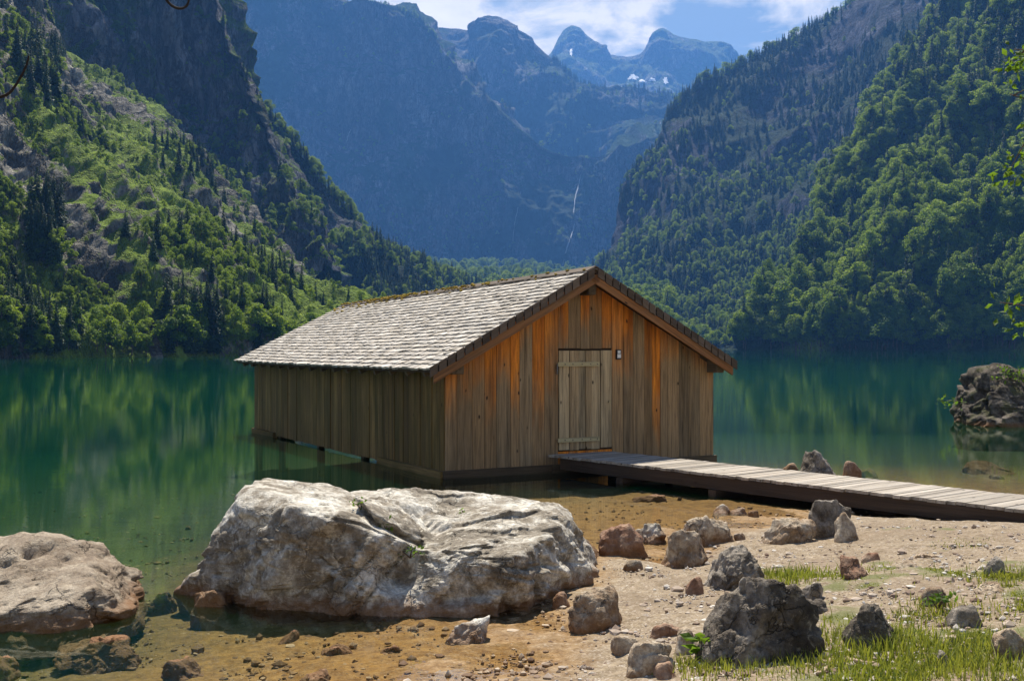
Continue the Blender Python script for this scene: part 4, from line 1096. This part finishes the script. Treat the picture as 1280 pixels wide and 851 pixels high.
# beige boulder at the left edge
hp = [P(-150, 770, 10.2), P(-40, 800, 9.6), P(60, 790, 9.75), P(130, 775, 10.1), P(182, 757, 10.6), P(172, 735, 10.8), P(130, 700, 11.1), P(85, 664, 11.7), P(50, 656, 11.9), P(0, 664, 11.9), P(-80, 662, 11.9), P(-170, 690, 11.6),
      P(60, 735, 10.3), P(-40, 745, 10.1), P(120, 742, 10.35)]
hp += [np.array([p[0], p[1], -.25]) for p in (P(-150, 770, 10.1), P(0, 800, 9.6), P(180, 760, 10.6), P(150, 730, 12.3), P(0, 700, 12.9), P(-170, 700, 12.5))]
v, f, c = hull_shape([tuple(p) for p in hp], 6); w = v; v = smooth_mesh(v, f, 2); v = refit(chip(v, 12, 60, .015, .05), w)
v = blocks(v, 15, 50, .06, .3); v = blocks(v, 16, 300, .02, .3); v = smooth_mesh(v, f, 1); v = joints(v, 8, 22, .022, .009)
v = surf_detail(v, c, 1.2, 2.9, .5, .3); v = blocks(v, 19, 500, .012, .3, .12); v = surf_detail(v, c, .4, 6.4, .5, .25)
put_rock('boulder', v, f, M_LEFT, 'broad rounded beige boulder cut by the left edge of the view', 'boulder')
# dark mossy boulder standing in the lake at the right edge
hp = [P(1206, 529, 34.60), P(1209, 505, 34.74), P(1220, 460, 35.71), P(1234, 452, 36.54), P(1250, 450, 36.81), P(1285, 458, 36.81), P(1340, 462, 36.81), P(1400, 480, 36.54), P(1420, 533, 35.43), P(1300, 536, 34.05), P(1240, 533, 34.32), P(1228, 470, 35.02), P(1290, 475, 34.88), P(1360, 480, 35.15)]
hp += [np.array([p[0], p[1], -1.0]) for p in (P(1206, 529, 34.60), P(1240, 533, 34.32), P(1300, 536, 33.91), P(1425, 533, 35.43), P(1420, 520, 39.44), P(1220, 520, 39.03))]
v, f, c = hull_shape([tuple(p) for p in hp], 6); w = v; v = smooth_mesh(v, f, 2); v = refit(chip(v, 13, 60, .02, .08), w)
v = blocks(v, 25, 40, .2, .4); v = blocks(v, 26, 300, .07, .3); v = smooth_mesh(v, f, 1)
v = surf_detail(v, c, 2.4, 5.3, .7); v = surf_detail(v, c, .6, 8.4, .5, .5)
put_rock('boulder', v, f, M_MOSSY, 'dark mossy boulder rising from the lake at the right edge', 'boulder')
MOSSY = BVHTree.FromPolygons(v.tolist(), f.tolist())

# x0, x1, ytop, ybase, material, label, depth ratio
ROCKS = [
    (860, 1026, 722, 835, M_DARK, 'largest dark grey boulder on the grassy shore, cracked across its top', .8),
    (874, 976, 680, 738, M_DARK, 'grey ridged rock just behind the largest dark boulder', .8),
    (856, 884, 720, 744, M_RED, 'small reddish stone at the left foot of the grey ridged rock', .9),
    (62, 116, 752, 783, M_RED, 'reddish stone at the foot of the beige boulder', .9),
    (178, 226, 737, 772, M_RED, 'jagged reddish stone between the beige boulder and the round brown stone', .9),
    (222, 308, 731, 786, M_TAN, 'round brown stone in the shallows left of the pale boulder', .95),
    (312, 366, 737, 765, M_RED, 'low red stone half under water against the pale boulder', .9),
    (553, 622, 770, 808, M_PALE, 'flat layered pale stone alone in the water before the pale boulder', .7),
    (702, 780, 731, 791, M_TAN, 'angular pale stone with a reddish left face on the gravel spit', .8),
    (688, 714, 738, 760, M_RED, 'small red stone left of the angular pale stone', .9),
    (742, 808, 655, 698, M_RED, 'brown wet rock nearest the right end of the pale boulder', .9),
    (786, 842, 653, 681, M_PALE, 'low pale rock in the water behind the brown wet rock', .9),
    (824, 888, 658, 709, M_TAN, 'rounded tan rock at the water edge in the middle of the rock row', .9),
    (842, 917, 643, 683, M_TAN, 'pale-topped rock behind the rounded tan rock', .8),
    (776, 804, 698, 714, M_PALE, 'small white slab in the water below the brown wet rock', .9),
    (953, 1020, 647, 682, M_TAN, 'flat tan rock left of the leaning block by the walkway', .8),
    (1008, 1068, 622, 672, M_DARK, 'tall grey rock leaning up close to the walkway', .8),
    (1032, 1077, 637, 678, M_TAN, 'smooth tan block in front of the tall grey rock', .8),
    (1000, 1048, 563, 595, M_DARK, 'grey rock in the lake just behind the walkway', .9),
    (1049, 1079, 575, 598, M_RED, 'reddish stone right of the grey rock behind the walkway', .9),
    (1070, 1100, 584, 600, M_TAN, 'pale low stone at the far edge of the walkway', .9),
    (972, 1000, 578, 590, M_TAN, 'tiny tan stone left of the grey rock behind the walkway', .9),
    (1044, 1094, 694, 726, M_RED, 'knobbly brown rock in the grass in front of the tan block', .9),
    (1053, 1124, 753, 815, M_DARK, 'square grey rock in the grass right of the largest dark boulder', .8),
    (1228, 1257, 695, 718, M_DARK, 'small dark stone in the grass near the right edge', .9),
    (1146, 1188, 731, 760, M_TAN, 'tan half-buried stone in the middle of the grass', .9),
    (1184, 1228, 755, 785, M_DARK, 'flat grey stone in the grass right of the half-buried tan stone', .9),
    (1170, 1200, 792, 806, M_TAN, 'flat buff stone in the gravel below the flat grey stone', 1.0),
    (1166, 1190, 812, 836, M_DARK, 'grey stone in the grass near the bottom right', 1.0),
    (1228, 1292, 787, 830, M_TAN, 'buff rock cut by the right edge near the bottom', .8),
    (1216, 1262, 728, 742, M_TAN, 'thin pale slab lying in the grass near the right edge', .9),
    (1000, 1034, 726, 752, M_DARK, 'dark stone at the right foot of the grey ridged rock', .9),
    (1006, 1038, 748, 770, M_DARK, 'dark stone touching the right side of the largest dark boulder', .9),
    (778, 842, 797, 849, M_TAN, 'brown rock on the gravel near the bottom edge', .8),
    (836, 874, 782, 820, M_TAN, 'tan stone at the left foot of the largest dark boulder', .9),
    (812, 852, 777, 798, M_RED, 'flat reddish stone behind the brown rock on the gravel', .8),
    (760, 804, 792, 820, M_TAN, 'low flat stone left of the brown rock on the gravel', .9),
    (815, 848, 826, 851, M_RED, 'reddish stone at the right foot of the brown rock on the gravel', .9),
    (888, 914, 630, 645, M_PALE, 'small pale rock in the shallows under the walkway shadow', .9),
    (912, 936, 633, 645, M_PALE, 'pale pebble-like stone right of the small rock in the shallows', .9),
    (934, 952, 637, 648, M_TAN, 'smallest tan stone at the right of the three in the shallows', .9),
    (917, 933, 665, 675, M_PALE, 'tiny white stone on the gravel right of the pale-topped rock', .9),
    (788, 834, 611, 622, M_RED, 'thin orange slab lying on the lake bed beside the walkway', .9),
    (370, 420, 838, 858, M_TAN, 'pale stone cut by the bottom edge in the water', .8),
    (394, 450, 797, 814, M_RED, 'flat brown stone under water before the pale boulder', .8),
    (462, 512, 801, 815, M_RED, 'low brown stone under water right of the flat brown one', .8),
    (345, 374, 780, 794, M_RED, 'small dark stone under water left of the flat brown one', .8),
    (190, 265, 812, 832, M_RED, 'long dark stone under water at lower left', .6),
    (1075, 1100, 690, 704, M_RED, 'little brown stone behind the knobbly brown rock', .9),
    (1120, 1150, 700, 712, M_TAN, 'small tan stone in the gravel right of the knobbly brown rock', .9),
    (1200, 1260, 563, 577, M_RED, 'long flat brown slab in the shallow water below the mossy boulder', .5),
    (1236, 1256, 592, 600, M_PALE, 'tiny white stone in the shallow water before the mossy boulder', .9),
    (0, 42, 768, 800, M_RED, 'dark red stone at the lower left foot of the beige boulder', .9),
    (20, 60, 783, 806, M_TAN, 'pale wet stone at the waterline below the beige boulder', .9),
    (-40, 30, 806, 830, M_RED, 'brown slab in the water at the lower left edge', .7),
    (60, 190, 783, 812, M_RED, 'long brown shelf of rock under water in front of the beige boulder', .45),
]
for i, (x0, x1, yt, yb, mat, lab, dr) in enumerate(ROCKS):
    Y = CAMZ*F/(yb-HY)
    for _ in range(8):
        X = (.5*(x0+x1)-CX)/F*Y; zb = max(gz(X, Y), -.9)
        Y = (CAMZ-max(zb, 0 if yb < 600 else zb))*F/(yb-HY)
    w = (x1-x0)/F*Y; dpt = w*dr; Yc = Y+dpt*.42
    ztop = CAMZ-(yt-HY)/F*(Yc+dpt*.1); h = max(ztop-zb, .05)
    hz = h*.72
    sunk = any(k in lab for k in ('under water', 'slab', 'shelf')) and 'white' not in lab and 'grass' not in lab
    if sunk: Y = CAMZ*F/(yb-HY); w = (x1-x0)/F*Y; dpt = (yb-yt)/F*Y*F/CAMZ*Y/F*.8; dpt = min(dpt, w*1.2); Yc = Y+dpt*.5; ztop = .012 if yb > 600 else -.05; h = .2; hz = .12
    res = 5 if (x1-x0) > 45 else 4
    if (x1-x0) > 90: res = 6
    v, f = rock_shape(300+i*7, (w*.53*Yc/Y, dpt*.55, hz), res, planes=9+i % 5, k=26); v = chip(v, 900+i, 34, .02, .10)
    a = random.uniform(-.35, .35); ca, sa = math.cos(a), math.sin(a)
    v = np.stack([v[:, 0]*ca-v[:, 1]*sa*.6, v[:, 0]*sa*.6+v[:, 1]*ca, v[:, 2]], 1)
    rk_ = random.Random(i*5+1); zn = np.clip(v[:, 2]/v[:, 2].max(), -1, 1); tp = rk_.uniform(-.02, .16)
    v[:, :2] *= (1-tp*np.clip(zn, -.3, 1))[:, None]; v[:, 0] += rk_.uniform(-.2, .2)*w*.5*zn; v[:, 1] += rk_.uniform(-.05, .4)*dpt*.5*zn
    v[:, 2] += rk_.uniform(-.2, .2)*v[:, 0]/w*hz*2*np.clip(zn, 0, 1)
    v[:, 2] *= hz/max(.01, v[:, 2].max()); v[:, 0] *= (w*.5*Yc/Y)/np.abs(v[:, 0]).max()
    v += np.array([(.5*(x0+x1)-CX)/F*Yc, Yc, ztop-hz])
    sz = max(w, h)
    v = blocks(v, 40+i, 26, sz*.045, .38)
    if res > 4: v = blocks(v, 140+i, 120, sz*.016, .3)
    v = smooth_mesh(v, f, 1)
    if res > 4: v = joints(v, 60+i, 9, .03, .016)
    v = surf_detail(v, v.mean(0), sz*.55, i*1.37+2, .6, .5)
    if res > 4: v = blocks(v, 240+i, 220, sz*.010, .3, .12)
    if res > 4: v = surf_detail(v, v.mean(0), sz*.22, i*2.1+9, .5, .5)
    put_rock('rock', v, f, mat, lab, 'rock')

# ------------------------------------------------------------------ gravel, grass, small plants
def ray_ground(px, py):
    Y = CAMZ*F/(py-HY)
    for _ in range(5):
        z = base_z((px-CX)/F*Y, Y); Y = (CAMZ-z)*F/(py-HY)
    return (px-CX)/F*Y, Y, base_z((px-CX)/F*Y, Y)
n = 60000
px = RNG.uniform(-20, 1300, n); py = RNG.uniform(612, 858, n)
X, Y, Zg = ray_ground(px, py)
d = shore_dist(X, Y); dens = np.where(d > -.15, .7, .40)*np.clip(.5+.9*fbm(np.stack([X, Y, 0*X], 1)*.8, 3), .1, 1)
k = (RNG.random(n) < dens); X, Y, Zg = X[k], Y[k], Zg[k]; n = len(X)
r = .007+.022*RNG.random(n)**4+.03*(RNG.random(n) < .02)+(.012+.03*RNG.random(n))*(RNG.random(n) < .035)*np.exp(-((d[k]-.5)/.7)**2)+(.008+.035*RNG.random(n)**2)*(RNG.random(n) < .05)*(d[k] < -.2)
vv = ICV[None]*(r[:, None, None]*RNG.uniform(.65, 1.3, (n, 1, 3))*np.array([1, 1, .7]))*RNG.uniform(.6, 1.25, (n, 12, 1))
vv += np.stack([X, Y, Zg+r*.2+.004], 1)[:, None]
ff = (ICF[None]+(np.arange(n)*12)[:, None, None]).reshape(-1, 3)
pc = np.zeros((n*12, 3)); pc[:, 0] = np.repeat(RNG.random(n), 12)
m, t = newmat('pebbles'); a = t.sep(t.attr('pc', 'Vector'))[0]
z = t.sep(t.pos())[2]
cd_ = t.ramp(a, [(0, (.16, .10, .07)), (.3, (.36, .27, .2)), (.65, (.44, .37, .30)), (1, (.58, .54, .48))]); cw = t.ramp(a, [(0, (.1, .05, .02)), (.6, (.26, .15, .06)), (1, (.42, .3, .17))])
t.out(t.princ(t.mix(t.mapr(z, .05, .0), cd_, cw), .85))
link('gravel', mesh_np('gravel', vv.reshape(-1, 3), ff, [m], False, {'pc': pc}), label='loose pebbles and small stones on the beach and lake bed', kind='stuff')

def blades(n, pos, hgt, lean=.5, wid=.006):
    x, y, z = pos; a = RNG.uniform(0, 6.28, n); l = RNG.normal(0, lean, n)*hgt
    dx, dy = np.cos(a), np.sin(a); w = wid*RNG.uniform(.6, 1.4, n)
    b = np.stack([x, y, z], 1); sd_ = np.stack([-dy, dx, 0*x], 1)*w[:, None]
    mid = b+np.stack([dx*l*.4, dy*l*.4, hgt*.6], 1); tip = b+np.stack([dx*l, dy*l, hgt], 1)
    V_ = np.stack([b-sd_, b+sd_, mid+sd_*.7, mid-sd_*.7, tip], 1)
    i = np.arange(n)[:, None]*5
    return V_.reshape(-1, 3), i+np.array([[0, 1, 2, 3]]), i+np.array([[3, 2, 4]])
n = 230000
px = RNG.uniform(830, 1480, n); py = RNG.uniform(680, 862, n)
X, Y, Zg = ray_ground(px, py); g_ = grass_mask(X, Y)
k = (RNG.random(n) < np.clip((g_-.06)*2.2, 0, 1)*.6) & (shore_dist(X, Y) > .35); X, Y, Zg, g_ = X[k], Y[k], Zg[k], g_[k]
hg = (.012+.03*RNG.random(len(X)))*np.clip(.5+g_*.9, .5, 1.5)
VV, F4, F3 = [], [], []; off = 0; PCs = []
def addb(b):
    global off
    VV.append(b[0]); F4.append(b[1]+off); F3.append(b[2]+off); off += len(b[0]); PCs.append(np.repeat(RNG.random(len(b[1])), 5))
addb(blades(len(X), (X, Y, Zg-.005), hg))
# long tufts where the photograph has them
for (tx, ty, cnt, hh_, sp) in [(1105, 812, 420, .17, .16), (1120, 800, 300, .15, .14), (1040, 800, 360, .14, .2), (1030, 830, 420, .13, .25), (1215, 815, 480, .17, .22), (1250, 838, 480, .17, .25), (1195, 835, 260, .14, .15), (975, 720, 420, .12, .2), (990, 728, 260, .11, .15), (1000, 722, 200, .1, .2), (1075, 716, 200, .09, .2), (1045, 722, 160, .09, .15),
                              (1170, 762, 240, .11, .16), (900, 832, 300, .12, .2), (860, 835, 200, .11, .12), (960, 840, 420, .12, .3), (1265, 720, 420, .1, .3), (1205, 680, 200, .05, .2), (1275, 765, 260, .1, .2), (1150, 770, 240, .09, .16), (1100, 845, 420, .13, .3), (1180, 850, 300, .13, .25)]:
    x_, y_, z_ = ray_ground(np.array([float(tx)]), np.array([float(ty)]))
    xs = x_+RNG.normal(0, sp, cnt); ys = y_+RNG.normal(0, sp, cnt)
    addb(blades(cnt, (xs, ys, base_z(xs, ys)-.01), hh_*RNG.uniform(.4, 1.0, cnt), .55, .005))
PCs = np.concatenate(PCs)
link('grass', mesh_np('grass', np.concatenate(VV), [np.concatenate(F4), np.concatenate(F3)], [M_GRASS], True, {'pc': np.stack([PCs, PCs*0, PCs*0], 1)}), label='short green grass in patches over the gravel shore', kind='stuff')

# leafy things
def leaves(C, size, up=.6, asp=.55, seed=0):
    rng = np.random.default_rng(seed); n = len(C)
    Nn = rng.normal(size=(n, 3))*.6+np.array([0, -.1, up])
    Nn /= np.linalg.norm(Nn, axis=1)[:, None]
    a = np.cross(Nn, rng.normal(size=(n, 3))); a /= np.linalg.norm(a, axis=1)[:, None]; b = np.cross(Nn, a)
    s = (size*rng.uniform(.6, 1.25, n))[:, None]
    v = np.stack([C, C+a*s*.45+b*s*asp*.5-Nn*s*.06, C+a*s-Nn*s*.16, C+a*s*.45-b*s*asp*.5-Nn*s*.06, C+a*s*.5+Nn*s*.03], 1).reshape(-1, 3)
    i = np.arange(n)[:, None]*5
    f = np.concatenate([i+np.array([[0, 1, 4]]), i+np.array([[1, 2, 4]]), i+np.array([[2, 3, 4]]), i+np.array([[3, 0, 4]])])
    pc = np.zeros((n*5, 3)); pc[:, 0] = np.repeat(rng.random(n), 5)
    return v, f, pc
def leaf_mesh(name, C, size, **k):
    v, f, pc = leaves(np.asarray(C), size, **k); return mesh_np(name, v, f, [M_NEAR], False, {'pc': pc})
def spray(p0, p1, n, droop, spread, rng):
    """leaf anchor points along a twig"""
    p0, p1 = np.asarray(p0), np.asarray(p1); t_ = rng.random(n)**.7
    c = p0+(p1-p0)*t_[:, None]; c[:, 2] -= droop*t_**2
    return c+rng.normal(size=(n, 3))*spread
# tree whose branches reach into the view at the right
rng = np.random.default_rng(77)
tb = np.array([6.6, 9.2, gz(6.6, 9.2)-.2])
rt = link('overhanging_tree', None, label='leafy tree outside the right edge whose sunlit branches hang into the view', cat='tree', loc=tuple(tb))
mb = MB(); mb.tube([tb, tb+[.1, 0, 1.6], tb+[0, .1, 3.3], tb+[.1, .1, 5.2], tb+[.2, .2, 6.6]], [.17, .14, .11, .07, .02], 10)
me = mb.mesh('trunk', [M_BARK], True); shift(me, tb); link('trunk', me, rt)
limbs = [([6.6, 9.2, 3.6], P(1262, 118, 9.4), 620, .34), ([6.65, 9.3, 4.6], P(1268, 62, 9.6), 420, .24), ([6.6, 9.2, 2.3], P(1250, 378, 9.0), 60, .06), ([6.6, 9.2, 2.1], P(1276, 402, 9.0), 60, .06),
         ([6.65, 9.3, 5.2], [8.2, 9.8, 6.2], 260, .3), ([6.65, 9.3, 5.6], [6.8, 8.2, 7.0], 260, .3), ([6.7, 9.3, 5.8], [6.9, 10.6, 7.1], 260, .3), ([6.6, 9.2, 4.4], [8.4, 8.8, 5.0], 200, .3)]
C = []
mb = MB()
for i, (a, b, nn, sp) in enumerate(limbs):
    a, b = np.array(a, float), np.array(b, float); mid = .5*(a+b)+np.array([0, 0, .12])
    mb.tube([a, mid, b], [.035, .018, .004], 6)
    if i in (2, 3):
        C.append(spray(mid+(b-mid)*.1, b, nn, 0, .07, rng))
    else:
        for k in range(7):
            q = a+(b-a)*rng.uniform(.45, 1.0); e = q+rng.normal(size=3)*np.array([sp, sp, sp*.8]); 
            if i < 2: e[0] = max(e[0], (1252-CX)/F*e[1]+rng.random()*.12)
            mb.tube([q, e], [.009, .002], 4); C.append(spray(q, e, nn//7, .06, .06, rng))
me = mb.mesh('branch', [M_BARK], True); shift(me, tb); link('branch', me, rt)
me = leaf_mesh('foliage', np.concatenate(C), .080, seed=5); shift(me, tb); link('foliage', me, rt)
# bare tree outside the left edge: one twig and a curl of twig enter the view
lb = np.array([-4.3, 5.6, gz(-4.3, 5.6)-.3])
bt = link('bare_tree', None, label='bare dark tree outside the left edge whose thin twigs reach into the view', cat='tree', loc=tuple(lb))
mb = MB(); mb.tube([lb, lb+[.05, 0, 1.4], lb+[.0, .05, 3.2], lb+[.1, .1, 4.8], lb+[.4, .2, 5.6]], [.10, .085, .065, .04, .015], 9)
me = mb.mesh('trunk', [M_BARK], True); shift(me, lb); link('trunk', me, bt)
M_TWIG = m_bark('dark_twig', (.018, .013, .011))
def twig(pts, r):
    mb = MB(); A = catmull(np.array(pts, float), len(pts)*6); mb.tube(A, np.linspace(r, r*.45, len(A)), 6)
    me = mb.mesh('branch', [M_TWIG], True); shift(me, lb); link('branch', me, bt)
YT = 5.9
twig([lb+np.array([.0, .05, 3.1]), P(-90, 150, YT), P(-20, 124, YT), P(2, 121, YT), P(14, 114, YT), P(25, 98, YT), P(33, 82, YT), P(36, 70, YT)], .011)
twig([lb+np.array([.1, .1, 4.8]), P(40, -110, YT), P(140, -70, YT), P(205, -30, YT), P(206, -6, YT), P(213, 6, YT), P(224, 11, YT), P(233, 8, YT), P(236, -3, YT), P(228, -14, YT)], .011)
# plants on and around the rocks
def plant(name, px, py, Y, n, r, size, lab, stem=True, tree=None, mat=None):
    c = P(px, py, Y)
    if tree is not None:
        d = Vector(P(px, py, 1.0)-np.array([0, 0, CAMZ])).normalized(); h = tree.ray_cast(Vector((0, 0, CAMZ)), d)
        if h[0] is not None: c = np.array(h[0])+np.array([0, -.02, .0])
    root = link(name, None, label=lab, cat='plant', loc=tuple(c))
    C = []; mb = MB(); rr = np.random.default_rng(int(px*7+py))
    for k in range(max(3, n//6)):
        e = c+rr.normal(size=3)*np.array([r, r*.5, r*.5])+np.array([0, -r*.3, r*.6])
        mb.tube([c-np.array([0, 0, .02]), .5*(c+e)+np.array([0, 0, r*.15]), e], [.006, .004, .002], 4)
        C.append(spray(c+(e-c)*.4, e, 6, 0, size*.5, rr))
    me = mb.mesh('stem', [M_BARK], True); shift(me, c); link('stem', me, root)
    me = leaf_mesh('leaves', np.concatenate(C), size, seed=int(px)); shift(me, c); link('leaves', me, root)
plant('plant', 1262, 474, 34.8, 110, .42, .13, 'bright green shrublet growing on the face of the mossy boulder', tree=MOSSY)
plant('plant', 483, 660, 11.6, 34, .07, .05, 'small green herb in the hollow on top of the pale boulder', tree=BOULDER)
plant('plant', 513, 694, 11.4, 30, .07, .045, 'yellow-green weed in the crack down the front of the pale boulder', tree=BOULDER)
plant('plant', 452, 634, 11.9, 20, .05, .04, 'tiny yellow-green tuft near the left crest of the pale boulder', tree=BOULDER)
plant('plant', 580, 640, 12.3, 18, .05, .04, 'tiny weed on the right half of the pale boulder top', tree=BOULDER)
x_, y_, z_ = ray_ground(np.array([884.]), np.array([822.])); plant('plant', 884, 815, float(y_[0])-.05, 30, .10, .13, 'broad-leaved plant in the shade of the largest dark boulder')
x_, y_, z_ = ray_ground(np.array([1172.]), np.array([765.])); plant('plant', 1172, 758, float(y_[0]), 40, .10, .07, 'leafy weed growing beside the half-buried tan stone')
# a twig of leaves reaching out from the mossy boulder
c0 = P(1208, 503, 34.5); root = link('leafy_twig', None, label='thin leafy twig reaching left over the water from the mossy boulder', cat='twig', loc=tuple(c0))
mb = MB(); e = P(1170, 501, 34.3); mb.tube([c0+np.array([.2, .3, -.05]), c0, .5*(c0+e)+np.array([0, 0, .05]), e], [.012, .010, .007, .003], 5)
me = mb.mesh('stem', [M_BARK], True); shift(me, c0); link('stem', me, root)
me = leaf_mesh('leaves', spray(c0, e, 40, 0, .09, np.random.default_rng(3)), .14, seed=9); shift(me, c0); link('leaves', me, root)
# driftwood
def stick(pts, r, lab):
    w = []
    for x, y in pts:
        a, b, c = ray_ground(np.array([float(x)]), np.array([float(y)])); w.append((a[0], b[0], c[0]+r*1.1))
    mb = MB(); A = catmull(np.array(w), len(w)*5); A[:, 2] += .006*RNG.normal(size=len(A)); mb.tube(A, np.linspace(r, r*.5, len(A)), 7)
    me = mb.mesh('stick', [M_STICK], True); o = A.mean(0); shift(me, o); link('stick', me, label=lab, cat='stick', loc=tuple(o))
stick([(1022, 846), (1034, 838), (1037, 826)], .016, 'short pale crooked stick lying in the grass near the bottom edge')
stick([(1058, 828), (1078, 830), (1092, 832)], .018, 'straight pale stick in the grass right of the crooked one')
stick([(1145, 698), (1158, 697), (1168, 698)], .02, 'reddish piece of bark on the gravel before the walkway')

# ------------------------------------------------------------------ air
zt = max(M['G'][..., 2].max() for M in MASS.values())+40
b = bmesh.new(); bmesh.ops.create_cube(b, size=1.0)
for q in b.verts: q.co = Vector((q.co.x*15500, 4400+q.co.y*10400, (q.co.z+.5)*(zt+14)-14))
me = bpy.data.meshes.new('haze'); b.to_mesh(me); b.free()
m, t = newmat('mountain_air')
pv = t.n('ShaderNodeVolumePrincipled'); pv.inputs['Color'].default_value = (.13, .38, 1.0, 1); pv.inputs['Density'].default_value = .00013; pv.inputs['Anisotropy'].default_value = .25
t.out(None, pv.outputs[0]); me.materials.append(m)
link('haze', me, kind='stuff', label='blue summer haze filling the valley')

# ------------------------------------------------------------------ render settings
cy = S.cycles
cy.use_denoising = True
try: cy.denoiser = 'OPENIMAGEDENOISE'
except Exception: pass
cy.max_bounces = 6; cy.diffuse_bounces = 2; cy.glossy_bounces = 3; cy.transmission_bounces = 3; cy.transparent_max_bounces = 12; cy.volume_bounces = 0
cy.caustics_reflective = False; cy.caustics_refractive = False; cy.sample_clamp_indirect = 4
